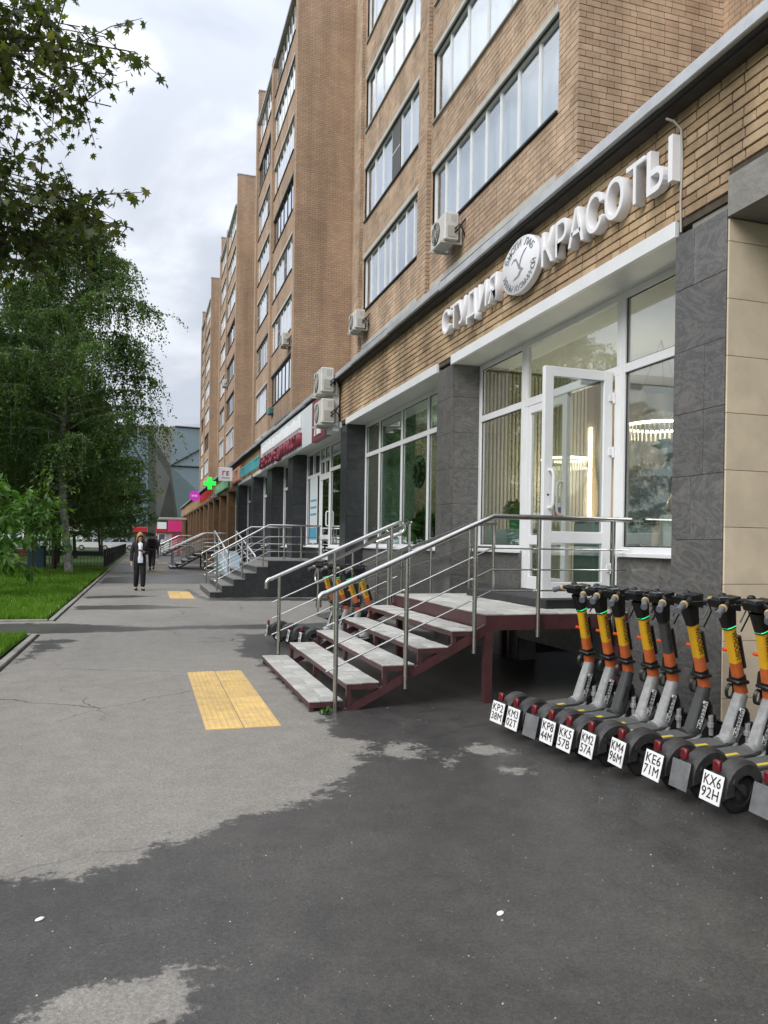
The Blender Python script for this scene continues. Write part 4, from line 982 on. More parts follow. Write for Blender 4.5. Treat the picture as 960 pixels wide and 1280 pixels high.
st1, lb, xp, sl = open_stairs('entrance_stairs', (1.40, 6.62, 0), 'open maroon steel stairs with pale tiled treads leading to the beauty studio', 6.62, 9.42, 1.40, .84, 4.63, True, maroon)
rail_set(lb, 6.575, 1.52, 3.12, 4.62, .84, .447, [(1.62, 0), (2.27, .18), (2.94, .48)], [(3.60, .62), (4.42, .62)])
rail_set(lb, 9.47, 1.50, 3.14, 3.3, .84, .447, [(1.60, 0), (2.3, .2), (3.05, .7)], [], loop=True)
q = MB(); q.tube([(3.0, 9.43, 0.6), (3.0, 9.43, 1.55)], .021, 10); lb(q, 'post', steel, None, True)
# wheelchair ramp along the wall behind the stairs
rp_ = root('access_ramp', (3.3, 9.5, 0), 'grey wheelchair ramp with steel railings along the granite plinth', 'ramp')
def rl(mb, n_, m, sm=False):
    mb.v = [(a - 3.3, b - 9.5, c) for a, b, c in mb.v]; return mb.build(n_, m, rp_, sm)
q = MB(); q.add([(3.35, 9.5, .84), (4.2, 9.5, .84), (4.2, 15.2, .03), (3.35, 15.2, .03), (3.35, 9.5, .74), (4.2, 9.5, .74), (4.2, 14.6, .0), (3.35, 14.6, .0)], [(0, 1, 2, 3), (4, 7, 6, 5), (0, 4, 5, 1), (2, 6, 7, 3), (1, 5, 6, 2), (0, 3, 7, 4)])
rl(q, 'ramp_deck', mat('ramp_steel', (.20, .20, .195), .6, .5, 6, .3))
for xx in (3.32, 4.18):
    fz = lambda y: .84 - (y - 9.5) * .1421 if y > 9.5 else .84
    q = MB(); pts = [(xx, 8.75 if xx > 4 else 9.5, .84 + .92), (xx, 9.5, .84 + .92)] + [(xx, y, fz(y) + .92) for y in (11, 12.5, 14, 15.1)] + [(xx, 15.25, .88), (xx, 15.32, .80), (xx, 15.28, .70), (xx, 15.15, .66)]
    q.tube(pts, .026, 10); rl(q, 'handrail', steel, True)
    for d in (.30, .55):
        q = MB(); q.tube([(xx, 8.75 if xx > 4 else 9.5, 1.76 - d), (xx, 9.5, 1.76 - d), (xx, 15.1, fz(15.1) + .92 - d)], .013, 8); rl(q, 'rail', steel, True)
    for y in ([8.8] if xx > 4 else []) + [9.55, 11.0, 12.4, 13.8, 15.05]:
        q = MB(); q.tube([(xx, y, max(0, fz(y) - .1) if y < 15 else 0), (xx, y, fz(y) + .9)], .020, 8); rl(q, 'post', steel, True)

# black granite stairs of the real estate office
gs = root('granite_stairs', (1.63, 20.2, 0), 'solid black granite stairs with steel railings up to the real estate office', 'stairs')
def gl_(mb, n_, m, sm=False, par=None):
    mb.v = [(a - 1.63, b - 20.2, c) for a, b, c in mb.v]; return mb.build(n_, m, par or gs, sm)
grey_top = mat('granite_tread', (.20, .195, .185), .5, 0, 20, .3)
rs_, rn = .165, .295
for k in range(5):
    xa = 1.63 + k * rn; q = MB(); q.box(xa + .001, xa + rn - .001, 20.22, 23.98, 0, rs_ * (k + 1) - .03); b_ = gl_(q, 'step', granite_dk)
    q = MB(); q.cbox(xa - .015, xa + rn + .005, 20.205, 23.995, rs_ * (k + 1) - .029, rs_ * (k + 1), .004); gl_(q, 'tread', grey_top, par=b_)
xq = 1.63 + 5 * rn
q = MB(); q.box(xq + .001, 4.64, 20.22, 23.98, 0, .99 - .03); b_ = gl_(q, 'platform', concrete)
for i in range(5):
    for (za, zb) in ((0, .48), (.48, .958)):
        q = MB(); wd = (4.62 - xq) / 5; q.cbox(xq + i * wd + .001, xq + (i + 1) * wd - .001, 20.2, 20.219, za + .001, zb - .001, .0015); gl_(q, 'slab', granite_dk, par=b_)
q = MB(); q.cbox(xq - .01, 4.63, 20.19, 24.0, .962, .99, .004); gl_(q, 'paving', grey_top, par=b_)
def glb(mb, n_, m, par=None, sm=False): return gl_(mb, n_, m, sm, par)
rail_set(glb, 20.32, 1.72, 3.14, 4.55, .99, rs_ / rn, [(1.80, rs_), (2.45, rs_ * 3), (3.0, rs_ * 5)], [(3.55, .98), (4.0, .98), (4.5, .98)], .024)
rail_set(glb, 23.85, 1.72, 3.14, 4.55, .99, rs_ / rn, [(1.80, rs_), (2.45, rs_ * 3), (3.0, rs_ * 5)], [(3.55, .98), (4.0, .98), (4.5, .98)], .024)
# light blue ramp beyond
br_ = root('folding_ramp', (3.0, 29, 0), 'pale blue steel ramp with white rails beyond the granite stairs', 'ramp')
blue_m = mat('pale_blue_steel', (.36, .46, .52), .5, 0, 5, .2)
q = MB(); q.add([(0, 0, .05), (1, 0, .05), (1, 6.5, 1.0), (0, 6.5, 1.0), (0, 0, 0), (1, 0, 0), (1, 6.5, 0), (0, 6.5, 0)], [(0, 1, 2, 3), (0, 3, 7, 4), (1, 5, 6, 2), (0, 4, 5, 1), (3, 2, 6, 7), (4, 7, 6, 5)]); q.build('deck', blue_m, br_)
for xx in (0.02, .98):
    q = MB(); q.tube([(xx, 0, .8), (xx, .05, .93), (xx, 6.4, 1.9), (xx, 6.5, 1.85)], .03, 8); q.build('handrail', white_pvc, br_, True)
    q = MB(); q.tube([(xx, .05, .5), (xx, 6.4, 1.45)], .018, 6); q.build('rail', white_pvc, br_, True)
    for y in (.1, 2.2, 4.3, 6.4):
        q = MB(); q.tube([(xx, y, .05 + y * .146), (xx, y, .9 + y * .152)], .02, 6); q.build('post', white_pvc, br_)
blk_fr = mat('black_steel', (.03, .028, .027), .5)
for (y0, lab) in ((40.3, 'open black steel stairs past the pale blue ramp'), (71.0, 'open black steel stairs near the magenta round sign')):
    s_, l2, xp_, sl_ = open_stairs('metal_stairs', (1.25, y0, 0), lab, y0, y0 + 3.2, 1.25, .92, 4.2, False, blk_fr, 5, .335)
    for yy in (y0 + .05, y0 + 1.6, y0 + 3.15):
        rail_set(l2, yy, 1.3, 3.0, 4.1, .92, .5, [(1.4, 0), (2.2, .3), (2.9, .7)], [(4.0, .9)], .028)

# ================================================================== SIGNS
def rootS(name, loc, label, cat='sign', group=None): return root(name, loc, label, cat, group)
def yery(depth, m, yb, H_):
    q = MB(); d = depth / 2; o_ = []; i_ = []
    for k in range(9):
        a = -math.pi / 2 + math.pi * k / 8; o_.append((.30 + .20 * math.cos(a), .205 + .205 * math.sin(a))); i_.append((.30 + .095 * math.cos(a), .205 + .10 * math.sin(a)))
    q.prism([(0, 0), (.125, 0), (.125, H_), (0, H_)], -d, d); q.prism([(.64, 0), (.765, 0), (.765, H_), (.64, H_)], -d, d)
    q.prism([(.126, 0)] + o_ + [(.126, .41), (.126, .305)] + i_[::-1] + [(.126, .105)], -d, d)
    q.v = [(x, y + yb, z) for x, y, z in q.v]
    return q.mesh('letter', m)
def letters(par, word, y_left, y_right, zbase, hgt, x, depth, m, par_loc, bold=.012):
    """raised letters on the facade, reading towards -Y, one part each"""
    L_ = []; adv = []
    whole = text_mesh(word, 1.0, depth, m, 0, 1.0, 'LEFT', bold); xs = [v.co.x for v in whole.vertices]; ys = [v.co.y for v in whole.vertices]
    tw = max(xs) - min(xs); capy = 0.72
    for i, ch in enumerate(word):
        if ch == ' ': L_.append((None, 0)); continue
        pre = text_mesh(word[:i + 1], 1.0, depth, m, 0, 1.0, 'LEFT', bold); xr = max(v.co.x for v in pre.vertices)
        me = text_mesh(ch, 1.0, depth, m, 0, 1.0, 'LEFT', bold); lx = [v.co.x for v in me.vertices]
        L_.append((me, xr - max(lx)))
    sx_ = (y_left - y_right) / tw; ref = text_mesh('П', 1.0, depth, m, 0, 1.0, 'LEFT', bold); ry = [v.co.y for v in ref.vertices]; h0 = max(ry) - min(ry); sy = hgt / h0
    for ci_, (me, dx) in enumerate(L_):
        if me is None: continue
        if word[ci_] == 'Ы': me = yery(depth, m, min(ry), h0); dx += .03
        T = Matrix.Translation((x - par_loc[0], y_left - par_loc[1] - (dx - min(xs)) * sx_, zbase - par_loc[2] - min(ry) * sy)) @ FACADE @ Matrix.Diagonal((sx_, sy, 1, 1))
        ob('letter', me, par, M4=T)
lo = (XP_, 8.0, 4.6)
sg = rootS('shop_sign', lo, 'white raised letter sign for a beauty studio on the brick fascia', 'sign')
letters(sg, 'СТУДИЯ', 10.58, 8.74, 4.55, .35, 4.185, .08, white_sign, lo)
letters(sg, 'КРАСОТЫ', 7.60, 5.40, 4.55, .385, 4.185, .085, white_sign, lo)
q = MB(); q.lathe([(.47, 0), (.47, .075), (.462, .08)], 48, FACADE); T0 = Matrix.Translation((4.215 - lo[0], 8.13 - lo[1], 4.765 - lo[2])) @ Matrix.Diagonal((1, 1, .68, 1))
disc = ob('disc', q.mesh('disc', white_sign, True), sg, M4=T0)
ink_g = mat('sign_ink', (.25, .27, .30), .5)
def arc_text(word, rad, a0, a1, size, flip):
    n = len(word)
    for i, ch in enumerate(word):
        if ch == ' ': continue
        a = a0 + (a1 - a0) * i / (n - 1); me = text_mesh(ch, size, .003, ink_g, .002)
        rot = a - math.pi / 2 if not flip else a + math.pi / 2
        T = FACADE @ Matrix.Translation((rad * math.cos(a), rad * math.sin(a), .0835)) @ Matrix.Rotation(rot, 4, 'Z')
        ob('letter', me, disc, M4=T)
arc_text('БЬЮТИ ЛАБ', .36, R(148), R(32), .15, False)
arc_text('ИРИНЫ КУЗЬМИНОЙ', .38, R(195), R(345), .13, True)
q = MB()          # gull emblem
q.prism([(-.20, .10), (-.14, .14), (-.08, .12), (-.045, .02), (-.01, -.06), (.035, -.09), (-.005, -.12), (-.03, -.16), (-.10, -.175), (-.15, -.205), (-.07, -.205), (.01, -.185), (.06, -.12), (.11, -.10), (.07, -.07), (.02, -.02), (-.03, .07), (-.07, .15), (-.13, .165)][::-1], .081, .085, FACADE)
q.prism([(.02, -.04), (.045, .06), (.10, .15), (.19, .22), (.12, .20), (.04, .11), (.005, .02)][::-1], .081, .085, FACADE)
q.build('emblem', ink_g, disc)
# cable down the fascia
q = MB(); q.tube([(4.10, 5.44, 5.07), (4.16, 5.42, 5.05), (4.222, 5.40, 4.98), (4.226, 5.385, 4.7), (4.226, 5.40, 4.4), (4.226, 5.39, 4.12)], .010, 6)
tag(q.build('cable', grey_fr, smooth=True), 'grey cable running down the brick beside the beauty studio letters', 'cable')
# real estate sign board
lo = (4.2, 23, 4.2)
sg = rootS('sign_board', lo, 'long white sign board with maroon letters on real estate', 'sign')
def sgb(q, n_, m): q.v = [(a - lo[0], b - lo[1], c - lo[2]) for a, b, c in q.v]; return q.build(n_, m, sg)
board_m = mat('sign_board_white', (.62, .66, .68), .35, 0, 1, .08); mar_s = mat('sign_maroon', (.20, .022, .045), .4)
q = MB(); q.cbox(4.06, 4.2, 19.42, 28.55, 4.02, 5.06, .006); sgb(q, 'panel', board_m)
q = MB(); q.cbox(4.055, 4.2, 17.75, 19.40, 4.02, 5.06, .006); sgb(q, 'logo_panel', mat('logo_maroon', (.17, .035, .045), .4))
q = MB(); q.cbox(4.06, 4.2, 17.08, 17.73, 4.02, 5.06, .006); sgb(q, 'panel', board_m)
q = MB(); q.prism([(.1, 0), (.45, .75), (.6, .75), (.6, .1), (.75, .1), (.75, .0), (.42, 0), (.42, .55), (.2, 0)], 0, .03, Matrix.Translation((4.054, 19.1, 4.14)) @ FACADE); sgb(q, 'logo', white_sign)
letters(sg, 'АГЕНТСТВО НЕДВИЖИМОСТИ', 28.2, 20.7, 4.10, .36, 4.00, .10, mar_s, lo)
rr = random.Random(4); yy = 28.0                                 # glossy white glyph blocks above, too blurred to read
while yy > 20.8:
    wd = rr.uniform(.16, .3); q = MB(); hh = rr.choice((.26, .3, .34)); q.cbox(4.0, 4.055, yy - wd * .4, yy, 4.6, 4.6 + hh, .01); q.cbox(4.0, 4.055, yy - wd, yy - wd * .6, 4.6, 4.6 + hh, .01); sgb(q, 'glyph', white_sign); yy -= wd + .12
def glyph_sign(name, label, y0, y1, z0, z1, m, n, back=None):
    r = rootS(name, (4.2, y0, z0), label)
    if back: q = MB(); q.cbox(-.06, .03, 0, y1 - y0, 0, z1 - z0, .006); q.build('panel', back, r)
    rr = random.Random(n); st = (y1 - y0) / n
    for i in range(n):
        q = MB(); w_ = st * .72; T = Matrix.Translation((-.061, (i + 1) * st - st * .1, (z1 - z0) * .08)) @ FACADE; H = (z1 - z0) * .84
        k = rr.randrange(4); s_ = w_ * .24
        shapes = [[(0, 0), (s_, 0), (s_, H * .4), (w_ - s_, H * .4), (w_ - s_, 0), (w_, 0), (w_, H), (w_ - s_, H), (w_ - s_, H * .58), (s_, H * .58), (s_, H), (0, H)],
                  [(0, 0), (s_, 0), (s_, H * .82), (w_ - s_, H * .82), (w_ - s_, 0), (w_, 0), (w_, H), (0, H)],
                  [(0, 0), (w_, 0), (w_, H * .18), (s_, H * .18), (s_, H * .82), (w_, H * .82), (w_, H), (0, H)],
                  [(w_ * .38, 0), (w_ * .62, 0), (w_ * .62, H * .82), (w_, H * .82), (w_, H), (0, H), (0, H * .82), (w_ * .38, H * .82)]]
        q.prism(shapes[k], 0, .06, T); q.build('glyph', m, r)
glyph_sign('shop_sign', 'row of turquoise raised letters on the brick fascia past the real estate sign', 29.2, 35.2, 4.28, 4.78, mat('turquoise_sign', (.10, .42, .48), .4), 11)
glyph_sign('shop_sign', 'orange sign panel with pale letters next to the turquoise letters', 35.6, 39.4, 4.25, 4.95, mat('peach_letters', (.75, .45, .32), .4), 4, mat('orange_panel', (.60, .19, .08), .4))
glyph_sign('shop_sign', 'green sign strip under the small white box sign', 41.0, 48.0, 4.25, 4.75, mat('pale_green_letters', (.35, .6, .4), .4), 8, mat('green_panel', (.03, .25, .09), .4))
glyph_sign('shop_sign', 'row of red raised letters beyond the green pharmacy cross', 51.0, 62.0, 4.3, 4.95, mat('red_letters', (.50, .03, .03), .4), 8)
glyph_sign('shop_sign', 'pale strip sign below the red letters', 48.4, 51.0, 4.15, 4.35, mat('grey_letters', (.3, .3, .3), .4), 8, board_m)
# projecting signs
PROJ = Matrix(((1, 0, 0), (0, 0, -1), (0, 1, 0))).to_4x4()      # drawn facing -Y
r = rootS('pharmacy_cross', (3.75, 48, 4.95), 'lit green pharmacy cross on a bracket over the walkway'); s_, b_ = .125, .37
q = MB(); q.prism([(-s_, -b_), (s_, -b_), (s_, -s_), (b_, -s_), (b_, s_), (s_, s_), (s_, b_), (-s_, b_), (-s_, s_), (-b_, s_), (-b_, -s_), (-s_, -s_)], -.07, .07, PROJ); q.build('cross', mat('lit_green', (.02, .80, .06), .4, emit=.55), r)
q = MB(); q.tube([(.4, 0, 0), (.6, 0, 0)], .03, 6); q.build('bracket', dark_fr, r)
r = rootS('box_sign', (3.75, 38.4, 4.72), 'small white square box sign with red symbol on a bracket')
q = MB(); q.cbox(-.33, .33, -.07, .07, -.33, .33, .02); q.build('box', mat('lit_white_box', (.75, .75, .78), .4, emit=.12), r)
q = MB(); q.box(-.16, -.11, -.076, -.071, -.06, .16); q.box(-.11, -.02, -.076, -.071, .11, .16); q.box(.03, .08, -.076, -.071, -.06, .16); q.box(.08, .16, -.076, -.071, .11, .16); q.box(.08, .16, -.076, -.071, -.06, -.01); q.box(.08, .16, -.076, -.071, .03, .07); q.build('symbol', mat('red_ink', (.5, .02, .02), .5), r)
q = MB(); q.box(-.2, .2, -.076, -.071, -.2, -.15); q.build('strip', mat('grey_ink', (.35, .36, .4), .5), r)
q = MB(); q.tube([(.33, 0, 0), (.5, 0, 0)], .03, 6); q.build('bracket', dark_fr, r)
r = rootS('round_sign', (3.72, 62.5, 4.95), 'round magenta sign with white mark on a bracket')
q = MB(); q.lathe([(.40, -.07), (.40, .07)], 24, PROJ); q.build('disc', mat('lit_magenta', (.42, .02, .36), .4, emit=.35), r)
q = MB(); [q.box(-.22 + .12 * i, -.15 + .12 * i, -.078, -.072, -.08, .08) for i in range(4)]; q.box(-.22, .2, -.0785, -.0725, -.02, .02); q.build('mark', white_sign, r)
q = MB(); q.tube([(.4, 0, 0), (.55, 0, 0)], .03, 6); q.build('bracket', dark_fr, r)
r = rootS('entrance_canopy', (2.6, 84, 3.55), 'thin pale flat canopy projecting from the far end of the shop row', 'canopy')
q = MB(); q.cbox(-1.2, 1.62, 0, 3, 0, .22, .02); q.build('slab', mat('canopy_pale', (.40, .38, .33), .7), r)

# ================================================================== AIR CONDITIONERS
def ac_unit(loc, label, rz=0., s=1.):
    """outdoor unit: fan side faces -X (street), long side along Y"""
    r = root('air_conditioner', loc, label, 'air conditioner', 'outdoor air conditioner units'); r.rotation_euler = (0, 0, rz); r.scale = (s, s, s)
    cas = mat('ac_casing', (.60, .59, .55), .5, 0, 4, .18)
    q = MB(); q.cbox(-.16, .14, -.40, .40, 0, .55, .02); c = q.build('casing', cas, r)
    T = Matrix.Translation((-.162, .10, .275)) @ Matrix.Rotation(R(-90), 4, 'Y')
    q = MB(); q.lathe([(.22, 0), (.22, .012), (.20, .012)], 24, T); q.build('fan_shroud', dk_grey_pl, c, True)
    q = MB()
    for k in range(1, 5): q.tube([(-.178, .10 + .05 * k * math.cos(a * R(15)), .275 + .05 * k * math.sin(a * R(15))) for a in range(24)], .004, 4, closed=True)
    for a in range(6): q.tube([(-.178, .10, .275), (-.178, .10 + .215 * math.cos(a * R(60)), .275 + .215 * math.sin(a * R(60)))], .004, 4)
    q.build('fan_grille', cas, c)
    q = MB()
    for i in range(3): q.box(-.02 + .04 * i, -.005 + .04 * i, -.405, -.401, .36, .5)
    q.box(-.1, .08, -.41, -.401, .06, .28); q.build('valve_cover', grey_fr, c)
    for y in (-.3, .3):
        q = MB(); q.box(-.22, .24, y - .02, y + .02, -.04, -.002); q.box(.20, .24, y - .02, y + .02, -.002, .4); q.build('bracket', cas, r)
    q = MB(); q.tube([(.05, -.41, .15), (.1, -.46, .2), (.2, -.45, .35), (.27, -.42, .45)], .018, 6); q.tube([(.05, -.41, .22), (.12, -.48, .3), (.22, -.43, .2), (.27, -.40, .1)], .015, 6); q.build('pipe', black_pl, r, True)
    return r
ac_unit((6.02, 15.3, 7.82), 'white air conditioner on the tan brick block left of the circular emblem, below wide windows', s=1.05)
ac_unit((6.02, 22.4, 7.85), 'white air conditioner at the far corner of the tan brick block')
ac_unit((3.90, 17.35, 4.88), 'upper of two stacked air conditioners at the end of the brick fascia', s=1.0)
ac_unit((3.92, 17.35, 4.18), 'lower of two stacked air conditioners at the end of the brick fascia', s=1.0)
ac_unit((6.05, 35.4, 10.5), 'air conditioner under a pale window of the block over the real estate sign')
ac_unit((6.05, 43.0, 6.6), 'air conditioner just above the roof edge over the real estate sign')
ac_unit((6.05, 12.6, 13.2), 'air conditioner high on the tan block between two window rows', s=1.0)
ac_unit((6.05, 64.0, 14.0), 'air conditioner high on the block behind the turquoise signs')
# flower box hanging under a dark window
q = MB(); q.cbox(-.2, 0, 0, .7, 0, .35, .02); tag(q.build('window_box', mat('teal_box', (.05, .16, .17), .6), loc=(6.28, 39.9, 8.1)), 'teal box hung below a dark window of the brown block', 'window box')

# ================================================================== INSIDE THE SHOPS
lamp_w = mat('lamp_warm', (1.0, .86, .62), .4, emit=6.5)
def ring(loc, rad, label):
    r = root('ring_chandelier', loc, label, 'chandelier', 'ring chandeliers in the beauty studio')
    q = MB(); pts = [(rad * math.cos(a * R(15)), rad * math.sin(a * R(15)), 0) for a in range(24)]; q.tube(pts, .018, 6, closed=True); q.build('light_ring', lamp_w, r)
    cr = mat('crystal', (.75, .70, .6), .1, 0, spec=.8)
    q = MB()
    for a in range(48):
        x, y = rad * math.cos(a * R(7.5)), rad * math.sin(a * R(7.5)); q.box(x - .008, x + .008, y - .008, y + .008, -.13, -.02)
    q.build('crystal_fringe', cr, r)
    pl_ = bpy.data.lights.new('chandelier_light', 'POINT'); pl_.energy = 17; pl_.color = (1, .93, .80); pl_.shadow_soft_size = rad; po = bpy.data.objects.new('chandelier_light', pl_); COL.objects.link(po); po.parent = r; po.location = (0, 0, -.25)
    for a in range(3):
        q = MB(); q.tube([(rad * math.cos(a * 2.1), rad * math.sin(a * 2.1), 0), (0, 0, ZS - loc[2])], .004, 4); q.build('wire', grey_fr, r)
ring((6.2, 8.25, 3.02), .45, 'lit ring chandelier seen through the right hand window')
ring((5.85, 9.95, 2.75), .33, 'lit ring chandelier seen through the doorway')
q = MB(); q.cbox(0, .03, 0, .05, 0, 2.4, .004); tag(q.build('light_strip', lamp_w, loc=(6.62, 10.50, .95)), 'vertical lit strip on the wavy wall panel', 'lamp')
# slatted screen behind the left window
r = root('slatted_screen', (4.84, 10.50, .92), 'pale vertical slatted screen behind the left studio window', 'screen')
slm = mat('slat', (.62, .57, .47), .7); q = MB(); q.cbox(0, .04, 0, .03, 0, 3.15, .004); slme = q.mesh('slat', slm)
for i in range(28): ob('slat', slme, r, (i * .062, 0, 0))
q = MB(); q.box(0, 1.75, .035, .06, 0, 3.15); q.build('backing', mat('slat_back', (.40, .36, .29), .8), r)
# wavy wall panel in the doorway view
r = root('wall_panel', (6.70, 10.45, .92), 'beige wavy relief wall panel inside the doorway', 'wall panel')
n = 60; m_ = 24; vs = [(i * .03, .05 * math.sin(i * .45 + 1.6 * math.sin(j * .5)), j * .132) for i in range(n) for j in range(m_)]
q = MB(); q.add(vs, [(i * m_ + j, i * m_ + j + 1, (i + 1) * m_ + j + 1, (i + 1) * m_ + j) for i in range(n - 1) for j in range(m_ - 1)]); q.build('relief', in_wall, r, True)
# reception desk, sill counter, pots, bouquet
q = MB(); q.cbox(0, .9, 0, .5, 0, .9, .02); q.cbox(-.03, .93, -.03, .53, .9, .94, .01); tag(q.build('reception_desk', mat('green_desk', (.04, .13, .10), .5), loc=(5.55, 8.7, .92)), 'dark green reception desk inside the doorway', 'desk')
q = MB(); q.cbox(0, .35, 0, 1.3, 0, .28, .01); tag(q.build('counter', mat('teal_counter', (.30, .46, .44), .5), loc=(4.8, 9.05, 1.43)), 'pale teal counter behind the left studio window', 'counter')
q = MB(); q.cbox(0, .35, 0, .5, 0, .40, .01); tag(q.build('cabinet', mat('pale_cabinet', (.55, .62, .58), .5), loc=(5.0, 6.15, 1.42)), 'pale cabinet behind the right studio window', 'cabinet')
def ball_leaves(n, rx, ry, rz, size, seed, hollow=.5):
    rs = np.random.RandomState(seed); d = rs.normal(size=(n, 3)); d /= np.linalg.norm(d, axis=1)[:, None]; rad = (hollow + (1 - hollow) * rs.rand(n)) 
    P = d * rad[:, None] * np.array([rx, ry, rz]); return leaf_quads(P, size, rs)
def leaf_quads(P, size, rs, down=0., aspect=.6):
    n = len(P); d = rs.normal(size=(n, 3)); d[:, 2] -= down; d /= np.linalg.norm(d, axis=1)[:, None]
    e = rs.normal(size=(n, 3)); e -= d * (d * e).sum(1)[:, None]; e /= np.linalg.norm(e, axis=1)[:, None]
    s_ = size * (.65 + .7 * rs.rand(n))[:, None]; hw = s_ * aspect / 2
    V = np.stack([P, P + d * s_ * .45 + e * hw, P + d * s_, P + d * s_ * .45 - e * hw], 1).reshape(-1, 3)
    F = np.arange(4 * n).reshape(n, 4); return V, F
lf_in = leaf_mat('indoor_leaf', [(.02, .06, .015), (.05, .13, .03), (.09, .2, .04)], .2)
fl_y = leaf_mat('dry_flower', [(.25, .17, .06), (.45, .32, .13), (.55, .42, .22), (.10, .13, .04)], .2)
def potted(loc, label, rx, rz, pot_c, lm, n=700, size=.05, seed=1, poth=.16, potr=.09):
    r = root('potted_plant', loc, label, 'plant'); q = MB(); q.lathe([(potr * .75, 0), (potr, poth), (potr * .9, poth), (potr * .85, poth - .02)], 16); q.build('pot', mat('pot_%s' % name_c(pot_c), pot_c, .5), r, True)
    V, F = ball_leaves(n, rx, rx, rz, size, seed); V[:, 2] += poth + rz * .8; ob('foliage', meshraw('foliage', V, F, lm), r)
    q = MB(); q.tube([(0, 0, poth - .03), (.01, 0, poth + rz * .7)], .012, 6); q.build('stem', brown_pil, r)
def name_c(c): return '%d_%d_%d' % tuple(int(x * 99) for x in c)
rd_leaf = leaf_mat('reddish_leaf', [(.03, .05, .02), (.10, .05, .03), (.06, .10, .04), (.2, .09, .06)], .2)
potted((4.95, 9.75, 1.72), 'small round reddish plant in a green pot on the teal counter', .16, .13, (.03, .22, .12), rd_leaf, 900, .05)
r = root('bouquet', (5.02, 6.88, 1.42), 'large bouquet of dry pale flowers wrapped in clear film', 'bouquet')
V, F = ball_leaves(1800, .26, .30, .16, .045, 3, .3); V[:, 2] += .78; ob('flowers', meshraw('flowers', V, F, fl_y), r)
V, F = ball_leaves(900, .2, .22, .22, .06, 4, .3); V[:, 2] += .5; ob('leaves', meshraw('leaves', V, F, lf_in), r)
q = MB(); q.lathe([(.05, 0), (.06, .2), (.25, .62), (.33, .86)], 14); q.build('wrapping', glass_mat('film', (.9, .9, .88), 1.2), r, True)
potted((5.15, 6.45, 1.83), 'tall leafy green plant behind the right studio window', .22, .35, (.6, .6, .58), lf_in, 260, .16, 6, .2, .12)
potted((5.3, 6.62, .93), 'tall pale flowering plant near the granite pillar inside the window', .16, .2, (.25, .3, .2), fl_y, 600, .05, 9, 1.45, .14)
q = MB(); q.cbox(0, .5, 0, .5, 0, .5, .05); q.cbox(.42, .5, 0, .5, .5, 1.0, .03); tag(q.build('armchair', mat('dark_leather', (.02, .02, .022), .4), loc=(5.6, 7.3, .92)), 'black armchair behind the right studio window', 'chair')
# clock shop
r = root('wall_clock', (4.78, 13.2, 2.80), 'round dark clock behind the wide shop window', 'clock')
q = MB(); q.lathe([(.30, 0), (.30, .03)], 40, FACADE); q.build('dial', mat('clock_dial', (.008, .012, .01), .4), r, True)
q = MB()
for a in range(12):
    T = FACADE @ Matrix.Rotation(a * R(30), 4, 'Z') @ Matrix.Translation((0, .25, .032)); q.box(-.012, .012, -.025, .025, 0, .004, T=T)
q.build('hour_marks', white_sign, r)
for (ang, ln) in ((20, .14), (150, .21)):
    q = MB(); T = FACADE @ Matrix.Rotation(R(ang), 4, 'Z') @ Matrix.Translation((0, 0, .035)); q.box(-.008, .008, 0, ln, 0, .004, T=T); q.build('hand', white_sign, r)
q = MB()
for i in range(5): 
    T = Matrix.Translation((-.036, -.16 + .08 * i, .2 + .03 * math.sin(i * 1.5))) @ FACADE; q.lathe([(.045, 0), (.045, .01)], 10, T)
q.build('flower_trim', mat('pale_green_trim', (.45, .62, .42), .6), r)
potted((4.98, 13.4, 1.42), 'spiky green plant on the sill of the clock shop window', .3, .28, (.5, .45, .4), lf_in, 260, .22, 12)
for i, y in enumerate((12.0, 13.2, 14.4, 15.6)):
    q = MB(); q.lathe([(.11, 0), (.11, .02)], 16); tag(q.build('ceiling_light', mat('lamp_white', (1, .93, .8), .4, emit=25), loc=(6.2, y, ZS - .022)), 'round recessed ceiling light in the clock shop, %s' % ('over the spiky sill plant', 'level with the wall clock', 'in front of the vertical blind', 'at the dark granite pillar end')[i], 'lamp', 'ceiling lights of the clock shop')
for y in (12.6, 15.0):
    pl_ = bpy.data.lights.new('ceiling_lamp_light', 'POINT'); pl_.energy = 16; pl_.color = (1, .98, .9); pl_.shadow_soft_size = .3; po = bpy.data.objects.new('ceiling_lamp_light', pl_); COL.objects.link(po); po.location = (6.2, y, ZS - .35)
r = root('vertical_blind', (5.0, 14.1, 1.4), 'pale grey vertical blind behind the clock shop window', 'blind')
q = MB(); q.box(0, .004, 0, .11, 0, 2.65); bme = q.mesh('slat', mat('blind', (.45, .50, .46), .8))
for i in range(20): o = ob('slat', bme, r, (0, i * .12, 0)); o.rotation_euler = (0, 0, R(20))
q = MB(); q.cbox(-.03, .03, 0, 2.4, 2.66, 2.70, .004); q.build('head_rail', white_pvc, r)
q = MB(); q.box(0, .012, 0, 1.0, 0, 1.9); q.box(-.002, -.0005, .0, 1.0, .1, .45, 1); q.box(-.002, -.0005, .1, .9, 1.2, 1.26, 1); q.box(-.002, -.0005, .1, .9, 1.0, 1.06, 1); q.box(-.002, -.0005, .1, .9, .8, .86, 1)
tag(q.build('poster', [mat('poster_pale', (.55, .6, .62), .6), mat('poster_blue', (.08, .28, .42), .6)], loc=(4.66, 21.4, 1.45)), 'pale and blue notice sheet stuck on the office window by the granite stairs', 'poster')

